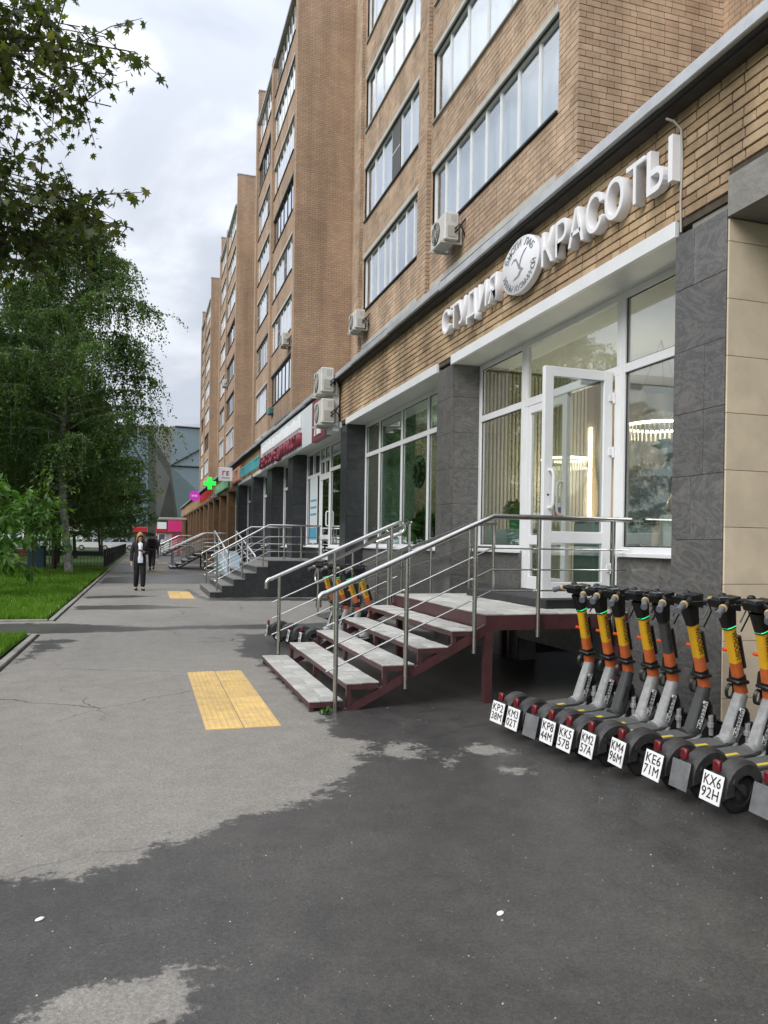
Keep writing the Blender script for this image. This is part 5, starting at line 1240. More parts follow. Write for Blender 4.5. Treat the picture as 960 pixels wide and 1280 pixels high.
# ================================================================== SCOOTERS (local: +x forward, rear axle at x=0, ground z=0)
SM = {}
def smesh(key, fn, m, smooth=True):
    if key not in SM:
        q = MB(); fn(q); SM[key] = q.mesh(key, m, smooth)
    return SM[key]
STP = [Vector((.715, 0, .17)), Vector((.815, 0, .50)), Vector((.60, 0, 1.14))]      # neck leans forward, stem leans back
def sp(z):
    a, b = (STP[0], STP[1]) if z < .5 else (STP[1], STP[2]); return a + (b - a) * ((z - a.z) / (b.z - a.z))
def sdirz(z): return ((STP[1] - STP[0]) if z < .49 else (STP[2] - STP[1])).normalized()
def stem_seg(q, z0, z1, w0, d0, w1=None, d1=None):
    w1 = w1 or w0; d1 = d1 or d0; a, b = sp(z0), sp(z1); fx = Vector((0, 1, 0)).cross(sdirz((z0 + z1) / 2)); vs = []
    n = 12
    for (c, w_, d_) in ((a, w0, d0), (b, w1, d1)):
        for k in range(n):
            t_ = 2 * math.pi * k / n; cx_ = math.copysign(abs(math.cos(t_)) ** .5, math.cos(t_)); sy_ = math.copysign(abs(math.sin(t_)) ** .5, math.sin(t_))
            vs.append(tuple(c + fx * (cx_ * d_ / 2) + Vector((0, sy_ * w_ / 2, 0))))
    q.add(vs, [tuple(range(n)), tuple(range(2 * n - 1, n - 1, -1))] + [(k, n + k, n + (k + 1) % n, (k + 1) % n) for k in range(n)])
def wheel(q): q.lathe([(.075, -.024), (.105, -.026), (.120, -.018), (.126, 0), (.120, .018), (.105, .026), (.075, .024)], 24, Matrix.Rotation(R(90), 4, 'X'))
def rimf(q):
    T = Matrix.Rotation(R(90), 4, 'X'); q.lathe([(.074, -.021), (.080, -.026), (.080, .026), (.074, .021)], 24, T); q.lathe([(.035, -.032), (.068, -.012), (.068, .012), (.035, .032)], 16, T); q.lathe([(.012, -.055), (.012, .055)], 8, T)
def fender(q):
    n = 11; vs = []; w_ = .105
    for k in range(n):
        a = R(188) - k * R(166) / (n - 1); r_ = .160 + .014 * math.sin(k * .32)
        for (yy, rr_) in ((-w_ * .5, r_ - .075), (-w_ * .5, r_ - .014), (-w_ * .3, r_ + .004), (w_ * .3, r_ + .004), (w_ * .5, r_ - .014), (w_ * .5, r_ - .075)):
            vs.append((rr_ * math.cos(a) * 1.02, yy, .138 + rr_ * math.sin(a)))
    m_ = 6; fs = [(i * m_ + j, i * m_ + j + 1, (i + 1) * m_ + j + 1, (i + 1) * m_ + j) for i in range(n - 1) for j in range(m_ - 1)]
    q.add(vs, fs)
    q.cbox(-.190, -.15, -.05, .05, .10, .25, .010)
    for yy in (-.058, .046): q.add([(0, yy, .115), (0, yy + .012, .115), (-.11, yy + .012, .20), (-.11, yy, .20), (.0, yy, .14), (0, yy + .012, .14), (-.10, yy + .012, .225), (-.10, yy, .225)], [(0, 1, 2, 3), (4, 7, 6, 5), (0, 4, 5, 1), (2, 6, 7, 3), (0, 3, 7, 4), (1, 5, 6, 2)])
def deck(q):
    pl = [(.13, -.085), (.62, -.085), (.70, -.06), (.76, -.035), (.76, .035), (.70, .06), (.62, .085), (.13, .085), (.08, .05), (.08, -.05)]
    q.prism(pl, .115, .175)
def deckmat(q): q.prism([(.14, -.075), (.61, -.075), (.68, -.05), (.68, .05), (.61, .075), (.14, .075)], .1755, .1795)
def siderail(q): q.tube([(.10, -.095, .15), (.60, -.098, .15), (.70, -.075, .152), (.775, -.03, .155), (.785, 0, .156), (.775, .03, .155), (.70, .075, .152), (.60, .098, .15), (.10, .095, .15)], .014, 8)
def strip(q): q.cbox(.24, .50, -.055, -.025, .1797, .1815, .0005)
def neck(q):
    q.tube([(.865, 0, .36), (.885, 0, .255)], .028, 8); q.tube([(.775, 0, .36), (.865, 0, .37)], .030, 8)
    for yy in (-.045, .045): q.tube([(.875, yy, .30), (.90, yy, .128)], .016, 8)
    q.cbox(.86, .90, -.055, .055, .28, .305, .008)
def headf(q):
    a = sp(.93); b = sp(1.08); stem_seg(q, .958, 1.10, .070, .082, .085, .135)
    q.add(*wedge())
def wedge():
    vs = [(.53, -.055, 1.10), (.70, -.05, 1.08), (.70, .05, 1.08), (.53, .055, 1.10), (.50, -.055, 1.15), (.69, -.05, 1.18), (.69, .05, 1.18), (.50, .055, 1.15)]
    return vs, [(3, 2, 1, 0), (4, 5, 6, 7), (0, 1, 5, 4), (1, 2, 6, 5), (2, 3, 7, 6), (3, 0, 4, 7)]
def ffender(q):
    n = 9; vs = []
    for k in range(n):
        a = R(165) - k * R(135) / (n - 1)
        for (yy, rr_) in ((-.036, .128), (-.022, .142), (.022, .142), (.036, .128)): vs.append((.90 + rr_ * math.cos(a), yy, .126 + rr_ * math.sin(a)))
    q.add(vs, [(i * 4 + j, i * 4 + j + 1, (i + 1) * 4 + j + 1, (i + 1) * 4 + j) for i in range(n - 1) for j in range(3)])
PLATE_T = Matrix.Translation((-.212, 0, .172)) @ Matrix.Rotation(R(9), 4, 'Y') @ FACADE
def low_m(l): return {'silver': alu_lt, 'dark': alu_dk}[l]
def scooter(loc, rz, label, plate, stem_no, upper, lower, ledon, group, lean=0., turn=0., cup=False, detail=True):
    r = root('kick_scooter', loc, label, 'scooter', group); r.rotation_euler = (lean, 0, rz)
    P = lambda n_, me, par=r, M4=None: ob(n_, me, par, M4=M4)
    rw = P('rear_wheel', smesh('tyre', wheel, tyre_m), M4=Matrix.Translation((0, 0, .126))); P('rim', smesh('rim', rimf, rim_m), rw)
    fwm = Matrix.Translation((.90, 0, .126)); fw_ = P('front_wheel', SM['tyre'], M4=fwm); P('rim', SM['rim'], fw_)
    fe = P('rear_fender', smesh('fender', fender, dk_grey_pl))
    P('tail_light', smesh('tail', lambda q: q.cbox(-.196, -.165, -.024, .024, .262, .325, .007, T=None), red_lens), fe)
    d = P('deck', smesh('deck', deck, dk_grey_pl)); P('grip_mat', smesh('gripmat', deckmat, mat('deck_mat', (.10, .105, .10), .8, 0, 30, .3)), d)
    P('side_rail', smesh('siderail', siderail, alu_lt), d); P('yellow_strip', smesh('ystrip', strip, yellow_s), d)
    P('front_fork', smesh('neck', neck, black_pl)); P('stem_foot', smesh('sfoot' + lower, lambda q: q.tube([(.65, 0, .16), (.715, 0, .19)], [.055, .048], 10), low_m(lower))); P('front_fender', smesh('ffend', ffender, dk_grey_pl))
    low = {'silver': alu_lt, 'dark': alu_dk}[lower]
    s1 = P('lower_stem', smesh('lowstem' + lower, lambda q: (stem_seg(q, .17, .50, .096, .105, .074, .082)), low))
    s2 = P('middle_stem', smesh('midstem', lambda q: stem_seg(q, .50, .725, .070, .078, .064, .071), orange_p))
    s3 = P('upper_stem', smesh('upstem' + upper, lambda q: stem_seg(q, .724, .96, .065, .072, .065, .072), {'yellow': yellow_p, 'grey': alu_dk}[upper]))
    P('clamp', smesh('clamp', lambda q: (stem_seg(q, .575, .625, .078, .088), q.cbox(.72, .83, -.055, .055, .575, .60, .008)), black_pl))
    P('rear_spine', smesh('spine', lambda q: q.tube([tuple(sp(.68) + Vector((.056, 0, 0))), tuple(sp(.90) + Vector((.058, 0, 0)))], .024, 8), black_pl))
    h = P('head', smesh('head', headf, black_pl, False))
    ht = Matrix.Translation((.61, 0, 1.145)) @ Matrix.Rotation(turn, 4, 'Z')
    hb = P('handlebar', smesh('bar', lambda q: q.tube([(-.07, -.24, -.035), (-.02, -.16, -.005), (0, -.05, 0), (0, .05, 0), (-.02, .16, -.005), (-.07, .24, -.035)], .016, 8), black_pl), M4=ht)
    for sgn in (-1, 1):
        P('grip', smesh('grip%d' % sgn, lambda q: q.tube([(-.055, sgn * .215, -.026), (-.10, sgn * .30, -.06)], [.020, .024], 10), mat('grip_grey', (.11, .115, .13), .7)), hb)
        P('brass_ring', smesh('bring%d' % sgn, lambda q: q.tube([(-.050, sgn * .205, -.022), (-.057, sgn * .219, -.028)], .027, 10), brass), hb)
    P('brake_lever', smesh('lever', lambda q: q.tube([(0, .17, -.01), (.045, .22, -.03), (.02, .30, -.06)], .008, 6), black_pl), hb)
    P('bell', smesh('bell', lambda q: q.lathe([(.026, 0), (.030, .012), (.018, .026), (.004, .03)], 10, Matrix.Translation((0, .11, .012))), black_pl), hb)
    P('brake_cable', smesh('bcable', lambda q: (q.tube([(0, .17, -.01), (.10, .12, .02), (.14, .03, -.05), (.10, 0, -.14)], .006, 5), q.tube([(0, -.15, -.01), (.11, -.12, 0), (.15, -.02, -.08), (.11, 0, -.2)], .006, 5)), black_pl), hb)
    P('dash', smesh('dash', lambda q: q.cbox(.52, .61, -.035, .035, 1.15, 1.172, .002, T=None), mat('dash', (.03, .035, .04), .15)))
    if ledon: P('led_ring', smesh('led', lambda q: stem_seg(q, .967, .974, .073, .086), led_green))
    P('lock_box', smesh('lock', lambda q: (q.cbox(.76, .82, .036, .08, .58, .68, .012)), black_pl))
    P('lock_cable', smesh('lockc', lambda q: [q.tube([(.78 + .035 * math.cos(a * R(30)), .055 + .006 * k, .50 + .05 * math.sin(a * R(30))) for a in range(12)], .006, 5, closed=True) for k in range(4)], black_pl))
    P('reflector', smesh('refl', lambda q: q.tube([tuple(sp(.80) + Vector((-.02, .03, 0))), tuple(sp(.80) + Vector((-.05, .05, 0.005)))], .012, 6), mat('orange_reflector', (.8, .08, .02), .3)))
    P('kickstand', smesh('kick', lambda q: q.tube([(.30, .07, .12), (.27, .13, .004)], .009, 6), black_pl))
    P('shock', smesh('shock', lambda q: (q.tube([(.845, -.06, .16), (.83, -.06, .30)], .017, 8), q.tube([(.835, -.06, .22), (.832, -.06, .25)], .024, 8)), alu_lt))
    # writing on the stem
    sdir = sdirz(.8); fx = Vector((0, 1, 0)).cross(sdir); fx = fx if fx.x > 0 else -fx
    if detail:
        a = sp(.842); dn = -sdir
        M4 = Matrix(((dn.x, fx.x, 0, a.x), (dn.y, fx.y, -1, -.0334), (dn.z, fx.z, 0, a.z), (0, 0, 0, 1)))
        me = text_mesh('WHOOSH', .060, .001, ink if upper == 'yellow' else mat('grey_letter', (.02, .02, .02), .5), 0); k_, _, _ = fits(me, .20)
        P('lettering', me, s3, M4 @ Matrix.Diagonal((k_, 1, 1, 1)))
        sdir = sdirz(.3); fx = Vector((0, 1, 0)).cross(sdir); fx = fx if fx.x > 0 else -fx; a = sp(.31) + fx * .008
        M5 = Matrix(((sdir.x, -fx.x, 0, a.x), (sdir.y, -fx.y, -1, -.0462), (sdir.z, -fx.z, 0, a.z), (0, 0, 0, 1)))
        if stem_no:
            P('number_strip', smesh('nstrip', lambda q: q.box(-.10, .10, -.021, .021, -.006, -.0006), plate_w), s1, M5)
            me = text_mesh(stem_no, .048, .001, ink, 0); k_, _, _ = fits(me, .185); P('lettering', me, s1, M5 @ Matrix.Diagonal((k_, 1, 1, 1)))
        a = sp(.33) - fx * .022; M6 = M5.copy(); M6[0][3], M6[2][3] = a.x, a.z
        P('sticker', smesh('stick', lambda q: q.box(-.06, .06, -.010, .010, -.002, .0006), dk_grey_pl), s1, M6)
    pm = plate_w if plate else mat('bare_plate', (.20, .205, .21), .5, .2, 14, .35)
    pl = P('licence_plate', smesh('plate%d' % bool(plate), lambda q: q.cbox(-.068, .068, -.082, .082, -.004, .002, .0015), pm), M4=PLATE_T)
    if plate and detail:
        for i, ln in enumerate(plate):
            me = text_mesh(ln, .072, .001, ink, 0, 1.05); k_, _, _ = fits(me, .112)
            P('lettering', me, pl, Matrix.Translation((0, .036 - .070 * i, .0045)) @ Matrix.Diagonal((min(k_, 1.25), 1.15, 1, 1)))
    return r
SCO = [((2.88, 5.60), 17, ('KP2', '38M'), 'KP238M', 'yellow', 'silver', 1), ((2.90, 5.36), 13, ('KM3', '02T'), 'KM302T', 'yellow', 'silver', 1),
       ((2.92, 5.12), 15, None, None, 'yellow', 'dark', 0), ((2.96, 4.92), 12, ('KP8', '44M'), 'KP844M', 'yellow', 'silver', 1),
       ((2.98, 4.72), 12, ('KK5', '57B'), 'KK557B', 'grey', 'silver', 0), ((3.05, 4.53), 6, ('KM2', '57A'), 'KM257A', 'yellow', 'dark', 0),
       ((3.13, 4.30), 5, ('KM4', '96M'), 'KM496M', 'yellow', 'silver', 1), ((3.17, 4.02), 9, ('KE6', '71M'), 'KE671M', 'yellow', 'silver', 1),
       ((3.21, 3.80), 8, None, None, 'yellow', 'dark', 1), ((3.22, 3.56), 8, ('KX6', '92H'), 'KX692H', 'yellow', 'silver', 0), ((3.33, 3.30), 8, None, None, 'yellow', 'silver', 1)]
desc = {2: 'scooter with a blank plate between the ones marked KM302T and KP844M', 8: 'scooter with a blank plate between the ones marked KE671M and KX692H', 10: 'scooter with a blank plate at the row end beyond the one marked KX692H'}
for i, ((x, y), rz, pl_, sn, up_, lw_, led_) in enumerate(SCO):
    lab = desc.get(i) or '%s and orange stem rental scooter with plate %s in the row by the wall' % (up_, sn)
    scooter((x, y, 0), R(rz + random.uniform(-1, 1)), lab, pl_, sn, up_, lw_, led_, 'rental scooters parked in a row by the passage', R(5 + random.uniform(-2, 1.5)), R(-34 + random.uniform(-12, 12)))
for i in range(4):
    scooter((1.95 + .1 * i, 11.35 - .33 * i, 0), R(-4 + 2 * i), 'yellow and orange rental scooter parked behind the tiled stairs', ('KE%d' % (4 + i), '%d7M' % (3 + i)), None, 'yellow', 'silver', 1, 'rental scooters parked behind the tiled stairs', 0, R(-30))
# small weed by the bottom step
V, F = ball_leaves(60, .055, .04, .03, .045, 21, .2); V[:, 2] = np.abs(V[:, 2]) + .012
tag(ob('weed', meshraw('weed', V, F, lf_in), loc=(1.52, 6.50, 0)), 'tiny green weed at the foot of the tiled stairs', 'plant')

# ================================================================== TREES
bark_b = mat('birch_bark', (.42, .41, .38), .85, 0, 5, .9, 20, .3, col2=(.05, .045, .04))
bark_d = mat('dark_bark', (.06, .048, .038), .95, 0, 8, .4, 25, .5)
def hanging_tree(seed, h, spread, nb, nstr, leaf, lm, bm, low=.22, droop=1.0, strand=(.5, 1.9), per=38):
    """trunk, limbs and a crown of leaves on hanging strands"""
    rs = np.random.RandomState(seed); rnd = random.Random(seed); tr = MB()
    tp = [(0.25 * math.sin(z * .35 + seed), .2 * math.sin(z * .27 + seed * 2), z) for z in np.linspace(0, h, 12)]
    tr.tube(tp, [max(.018, .17 * (h / 14) * (1 - k / 11.5) ** .8) for k in range(12)], 8)
    lv = []
    for b in range(nb):
        t_ = low + (1 - low) * (b + rnd.random()) / nb; z = t_ * h; az = b * 2.4 + rnd.random() * .8
        prof = math.sin(min(1, (1 - t_) / (1 - low) * 1.25 + .12) * math.pi / 2) ** .8
        L_ = spread * prof * rnd.uniform(.7, 1.12); base = Vector((.25 * math.sin(z * .35 + seed), .2 * math.sin(z * .27 + seed * 2), z)); pts = []
        rise = rnd.uniform(.35, .8)
        for k in range(7):
            s_ = k / 6; pts.append(base + Vector((math.cos(az + .25 * s_), math.sin(az + .25 * s_), 0)) * L_ * s_ + Vector((0, 0, L_ * rise * (s_ - .62 * droop * s_ * s_))))
        tr.tube(pts, [.05 * (1 - t_ * .6) * (1 - k / 7.5) + .004 for k in range(7)], 5)
        for s in range(nstr):
            u = rnd.uniform(.18, 1) ** .75 * 6; i0 = min(5, int(u)); p = pts[i0].lerp(pts[i0 + 1], u - i0)
            side = Vector((rnd.gauss(0, .45), rnd.gauss(0, .45), rnd.gauss(0, .15))) * (spread / 4); ln = rnd.uniform(*strand)
            m_ = per; tt = np.linspace(0, 1, m_)
            q0 = np.array(p); sd_ = np.array(side); dn = np.stack([sd_[0] * np.sqrt(tt), sd_[1] * np.sqrt(tt), sd_[2] * tt + .12 * tt - ln * droop * tt ** 1.6], 1)
            lv.append(q0 + dn + rs.normal(size=(m_, 3)) * .05)
            if rnd.random() < .35: tr.tube([tuple(q0 + dn[k]) for k in (0, m_ // 3, 2 * m_ // 3, m_ - 1)], [.008, .006, .004, .003], 3, cap=False)
    P_ = np.concatenate(lv); V, F = leaf_quads(P_, leaf, rs, .9, .62)
    return tr.mesh('trunk', bm, True), meshraw('crown', V, F, lm)
birch_lf = leaf_mat('birch_leaf', [(.030, .066, .018), (.052, .108, .026), (.080, .150, .036), (.115, .19, .048), (.16, .205, .06)], .42)
dk_lf = leaf_mat('dark_tree_leaf', [(.022, .052, .014), (.040, .086, .020), (.064, .120, .028), (.095, .15, .036)], .42)
B1 = hanging_tree(3, 14.6, 4.0, 70, 40, .105, birch_lf, bark_b)
B2 = hanging_tree(8, 12.0, 4.6, 58, 28, .13, dk_lf, bark_d, .16, .75, (.4, 1.3))
B3 = hanging_tree(15, 11.0, 4.0, 44, 26, .17, dk_lf, bark_d, .12, .7, (.4, 1.2), 30)
def tree(name, data, loc, rz, sc, label, group=None):
    r = root(name, loc, label, 'tree', group); r.rotation_euler = (0, 0, rz); r.scale = (sc, sc, sc)
    ob('trunk', data[0], r); ob('crown', data[1], r); return r
G_ = 'trees along the lawn'
tree('birch_tree', B1, (-2.95, 33.6, 0), .4, 1.0, 'tall white barked birch with hanging branches at the end of the lawn', G_)
tree('birch_tree', B1, (-7.3, 31.0, 0), 2.6, .92, 'birch half hidden behind the young leafy trees on the lawn', G_)
tree('birch_tree', B1, (-5.6, 44.0, 0), 4.1, .98, 'birch standing inside the fenced yard', G_)
tree('broadleaf_tree', B2, (-4.0, 37.0, 0), 1.0, .78, 'dark leaved tree close behind the tall birch', G_)
tree('broadleaf_tree', B2, (-4.6, 48.0, 0), 3.0, .80, 'dark tree overhanging the walkway beside the fence corner', G_)
tree('broadleaf_tree', B2, (-4.8, 60.0, 0), 5.0, .85, 'dark tree overhanging the fence past the open metal stairs', G_)
tree('broadleaf_tree', B3, (-3.9, 72.0, 0), 0.5, .85, 'dark tree by the walkway short of the road', G_)
tree('broadleaf_tree', B3, (-4.4, 86.0, 0), 2.0, .9, 'dark tree at the roadside end of the fence', G_)
tree('broadleaf_tree', B3, (-10.5, 40.0, 0), 3.3, 1.15, 'broad dark tree deep in the fenced yard', G_)
tree('broadleaf_tree', B3, (-12.0, 55.0, 0), 1.3, 1.2, 'large dark tree at the back of the fenced yard', G_)
tree('broadleaf_tree', B3, (-9.0, 68.0, 0), 4.3, 1.1, 'dark tree behind the fence row near the road', G_)
for i, (x, y, s_) in enumerate(((-16, 122, 1.1), (-8, 120, 1.0), (-2.2, 124, 1.0), (-24, 118, 1.2))):
    tree('broadleaf_tree', B3, (x, y, 0), i * 1.7, s_, 'distant dark tree on the far side of the road', 'trees across the road')
for i, (x, y, s_) in enumerate(((-24, 6, .9), (-27, 27, .9), (-22, 46, .95), (-30, 62, 1.05), (-20, 78, 1.0))):
    tree('broadleaf_tree', B2, (x, y, 0), i * 1.3, s_, ('tree straight across the lawn from the beauty studio', 'tree across the lawn from the granite stairs', 'tree standing far behind the yard fence bench', 'broad tree beyond the back of the fenced yard', 'tree beyond the yard close to the road')[i], 'trees across the lawn')

def big_leaf_tree(seed, h, spread, nb, leaf, lm, nleaf, trunk_r=.025, z_low=.3):
    rs = np.random.RandomState(seed); rnd = random.Random(seed); tr = MB(); P_ = []
    tr.tube([(0, 0, 0), (.02, .03, h * .4), (-.03, .02, h * .75), (0, 0, h)], [trunk_r, trunk_r * .8, trunk_r * .5, .004], 7)
    for b in range(nb):
        z = h * (z_low + (1 - z_low) * (b + .5) / nb); az = b * 2.4; L_ = spread * (1 - .5 * (z / h - z_low)) * rnd.uniform(.6, 1.1)
        pts = [Vector((math.cos(az) * L_ * s_, math.sin(az) * L_ * s_, z + L_ * (.55 * s_ - .55 * s_ * s_))) for s_ in (0, .35, .7, 1)]
        tr.tube(pts, [.012, .009, .006, .003], 5)
        for k in range(nleaf):
            u = rnd.uniform(.2, 1) * 3; i0 = min(2, int(u)); P_.append(np.array(pts[i0].lerp(pts[i0 + 1], u - i0)) + rs.normal(size=3) * .10)
    # folded leaves: midrib with two halves
    P_ = np.array(P_); n = len(P_); d = rs.normal(size=(n, 3)) * .8; d[:, :2] += P_[:, :2] / (np.linalg.norm(P_[:, :2], axis=1)[:, None] + .05) * .9; d[:, 2] -= .75
    d /= np.linalg.norm(d, axis=1)[:, None]; up = np.array([0, 0, 1.0]) + rs.normal(size=(n, 3)) * .35; e = np.cross(d, up); e /= np.linalg.norm(e, axis=1)[:, None]; nn = np.cross(e, d)
    s_ = leaf * (.7 + .6 * rs.rand(n))[:, None]
    V = np.stack([P_, P_ + d * s_ * .35 + e * s_ * .19 + nn * s_ * .05, P_ + d * s_ * .72 + e * s_ * .14 + nn * s_ * .03, P_ + d * s_ - nn * s_ * .08, P_ + d * s_ * .72 - e * s_ * .14 + nn * s_ * .03, P_ + d * s_ * .35 - e * s_ * .19 + nn * s_ * .05, P_ + d * s_ * .5], 1).reshape(-1, 3)
    b = (np.arange(n) * 7)[:, None]; F = np.concatenate([b + np.array([[0, 1, 2, 6]]), b + np.array([[2, 3, 4, 6]]), b + np.array([[4, 5, 0, 6]])], 0)
    return tr.mesh('trunk', bark_d, True), meshraw('crown', V, F, lm)
yl = leaf_mat('young_leaf', [(.030, .085, .012), (.050, .13, .018), (.080, .18, .030), (.13, .22, .05)], .4)
yl2 = leaf_mat('yellow_green_leaf', [(.06, .13, .02), (.11, .20, .03), (.18, .25, .05)], .4)
Y1 = big_leaf_tree(5, 2.7, 1.15, 16, .24, yl, 36, .03, .42)
Y2 = big_leaf_tree(6, 3.6, .9, 13, .19, yl2, 16, .02, .35)
Y3 = big_leaf_tree(9, 2.9, 1.5, 20, .27, yl, 42, .03, .12)
tree('young_tree', Y1, (-3.25, 25.4, .02), 0, 1.0, 'young tree with drooping bright leaves on a thin bare trunk on the lawn', 'young trees on the lawn')
tree('young_tree', Y2, (-3.0, 27.7, .02), 1.0, 1.0, 'slender yellow green sapling on the lawn', 'young trees on the lawn')
tree('young_tree', Y3, (-3.65, 20.6, .02), 2.0, 1.0, 'low bushy young tree with large drooping leaves at the lawn edge', 'young trees on the lawn')
tree('young_tree', Y1, (-5.2, 23.4, .02), 3.0, 1.05, 'young leafy tree behind the low bushy one on the lawn', 'young trees on the lawn')

# maple whose branches hang into the view
def maple():
    rs = np.random.RandomState(2); rnd = random.Random(2); tr = MB(); P_ = []
    base = Vector((0, 0, 0))
    tr.tube([(0, 0, 0), (.05, .05, 2), (.1, .0, 4), (.0, .1, 6.5), (0, .1, 9.2)], [.24, .2, .17, .12, .05], 10)
    # limbs given by end points relative to the trunk foot at (-5.2, 8.8)
    ends = []
    limbs = list(((.05, 9.3, 7.05, 5.2), (-.15, 9.0, 6.6, 5.0), (-.75, 8.7, 6.15, 4.8), (-.3, 9.7, 7.4, 5.6), (-.9, 9.4, 7.3, 5.8), (-1.3, 9.0, 6.7, 5.2), (-.5, 9.2, 6.75, 5.1), (-1.2, 9.8, 7.6, 5.9),
                          (-.05, 9.2, 5.0, 4.2), (-.35, 9.0, 5.15, 4.2), (-.6, 9.3, 5.35, 4.4), (-.95, 9.0, 5.45, 4.4), (-1.3, 9.2, 5.6, 4.5), (-.75, 8.8, 4.85, 3.9), (-1.1, 9.1, 4.75, 3.8), (-1.4, 9.3, 5.0, 4.0), (-.5, 9.5, 4.75, 3.8), (-1.0, 9.6, 4.95, 4.0), (-1.5, 9.0, 4.55, 3.6),
                          (-2.5, 8, 6.5, 5), (-3, 10, 7, 5), (-7, 8, 6.5, 5), (-6.5, 10.5, 7, 5.2), (-5, 6.8, 6.4, 5), (-4.2, 11, 6.5, 5), (-8, 9.3, 7.4, 5.5), (-4, 7.3, 7.8, 6.2), (-6, 7.5, 8.2, 6.4), (-4.6, 10, 8.8, 7), (-5.6, 9, 9.4, 7.5)))
    for (x, y, z, z0) in limbs[:19]:
        for _ in range(1 if z > 5.8 else 1): limbs.append((x - rnd.uniform(.0, .45), y + rnd.gauss(0, .35), z + rnd.gauss(0, .16), z0))
    for (x, y, z, z0) in limbs:
            a = Vector((.05, .05, z0)); b = Vector((x + 5.2 - (.22 if x > -1.6 else 0), y - 8.8, z)); pts = []
            for k in range(7):
                s_ = k / 6; p = a.lerp(b, s_) + Vector((0, 0, .5 * math.sin(s_ * math.pi))) + Vector((rnd.gauss(0, .05), rnd.gauss(0, .05), rnd.gauss(0, .05))) * s_; pts.append(p)
            kf = 1.0 if (len(P_) // 200) % 6 == 0 else .38; tr.tube(pts, [max(.006, c_ * kf) for c_ in (.055, .045, .036, .027, .019, .012, .006)], 6)
            for t_ in range(28):
                u = rnd.uniform(1.3, 5.98) if rnd.random() < .3 else rnd.uniform(2.6, 5.98); i0 = int(u); p = pts[i0].lerp(pts[i0 + 1], u - i0)
                d = (pts[6] - pts[4]).normalized() * .12 + Vector((rnd.gauss(0, .22), rnd.gauss(0, .40), rnd.gauss(-.05, .17))); tw = [p, p + d * .5 + Vector((0, 0, .02)), p + d + Vector((0, 0, -.05))]
                
                tr.tube(tw, [.008, .006, .003], 4, cap=False)
                for k in range(rnd.randint(7, 13)):
                    q_ = tw[0].lerp(tw[2], rnd.uniform(.3, 1.05)); P_.append(np.array(q_) + rs.normal(size=3) * np.array([.05, .05, .035]))
    P_ = np.array(P_); n = len(P_)
    ang = [90, 68, 52, 30, 12, -12, -40, -90, -140, -168, 168, 150, 128, 112]; rad = [1.0, .48, .80, .42, .78, .34, .45, .18, .45, .34, .78, .42, .80, .48]
    star = np.array([(r_ * math.cos(R(a)), r_ * math.sin(R(a))) for a, r_ in zip(ang, rad)])
    d = rs.normal(size=(n, 3)) * .55; d[:, 2] -= .75; d /= np.linalg.norm(d, axis=1)[:, None]; e = rs.normal(size=(n, 3)); e[:, 2] *= .4; e -= d * (d * e).sum(1)[:, None]; e /= np.linalg.norm(e, axis=1)[:, None]; nn = np.cross(d, e)
    s_ = (.076 * (.5 + .85 * rs.rand(n)))[:, None]
    vs = [P_ + d * s_ * .35]
    for (cx_, cy_) in star: vs.append(P_ + d * s_ * (cy_ + .35) + e * s_ * cx_ + nn * s_ * (.18 * abs(cx_)))
    m_ = len(vs); V = np.stack(vs, 1).reshape(-1, 3); b = (np.arange(n) * m_)[:, None]
    F = np.concatenate([b + np.array([[0, k, k % (m_ - 1) + 1]]) for k in range(1, m_)], 0)
    return tr.mesh('trunk', bark_d, True), meshraw('crown', V, F, leaf_mat('maple_leaf', [(.020, .033, .010), (.036, .056, .013), (.062, .084, .018), (.10, .115, .024), (.16, .14, .035)], .5))
mp_ = maple(); tree('maple_tree', mp_, (-5.2, 8.8, 0), 0, 1.0, 'maple tree with lobed leaves whose branches reach over the walkway')

# ================================================================== FENCE, BENCH, BIN
fm_ = mat('fence_dark', (.018, .022, .024), .5)
def fence(loc, L_, rz, h, label):
    r = root('fence', loc, label, 'fence', 'dark metal yard fences', rz)
    n = max(1, round(L_ / 2.2)); st = L_ / n
    q = MB(); q.cbox(-.05, .05, -.05, .05, 0, h, .008); pm = q.mesh('post', fm_); q = MB(); q.cbox(.05, st - .05, -.015, .015, 0, .03, .004); rm = q.mesh('rail', fm_); q = MB(); q.box(-.008, .008, -.008, .008, 0, h - .2); bm_ = q.mesh('bar', fm_)
    for i in range(n + 1): ob('post', pm, r, (i * st, 0, 0))
    for i in range(n):
        for z in (.10, h * .62, h - .07): ob('rail', rm, r, (i * st, 0, z))
        for k in range(1, 14): ob('bar', bm_, r, (i * st + k * st / 14, 0, .1))
        q = MB(); q.box(i * st + .06, (i + 1) * st - .06, -.01, .01, h * .66, h - .09); q.build('panel', fm_, r)
fence((-1.85, 40.0, 0), 8.8, math.pi, .95, 'dark metal fence facing the long lawn')
fence((-1.85, 40.1, 0), 44, R(90), .95, 'dark metal fence running beside the walkway')
wood = mat('bench_wood', (.20, .085, .035), .7, 0, 6, .4)
r = root('bench', (-6.5, 38.2, 0), 'brown wooden bench by the yard fence', 'bench')
for z in (.55, .68, .81):
    q = MB(); q.cbox(0, 1.8, .0, .03, z, z + .10, .006); q.build('back_slat', wood, r)
for y in (-.4, -.27, -.14):
    q = MB(); q.cbox(0, 1.8, y, y + .11, .43, .46, .006); q.build('seat_slat', wood, r)
for x in (.15, 1.6):
    q = MB(); q.cbox(x, x + .05, -.40, .0, 0, .43, .004); q.cbox(x, x + .05, .0301, .06, 0, .9, .004); q.build('leg', fm_, r)
r = root('litter_bin', (-4.6, 37.6, 0), 'dark teal litter bin beside the birch', 'bin')
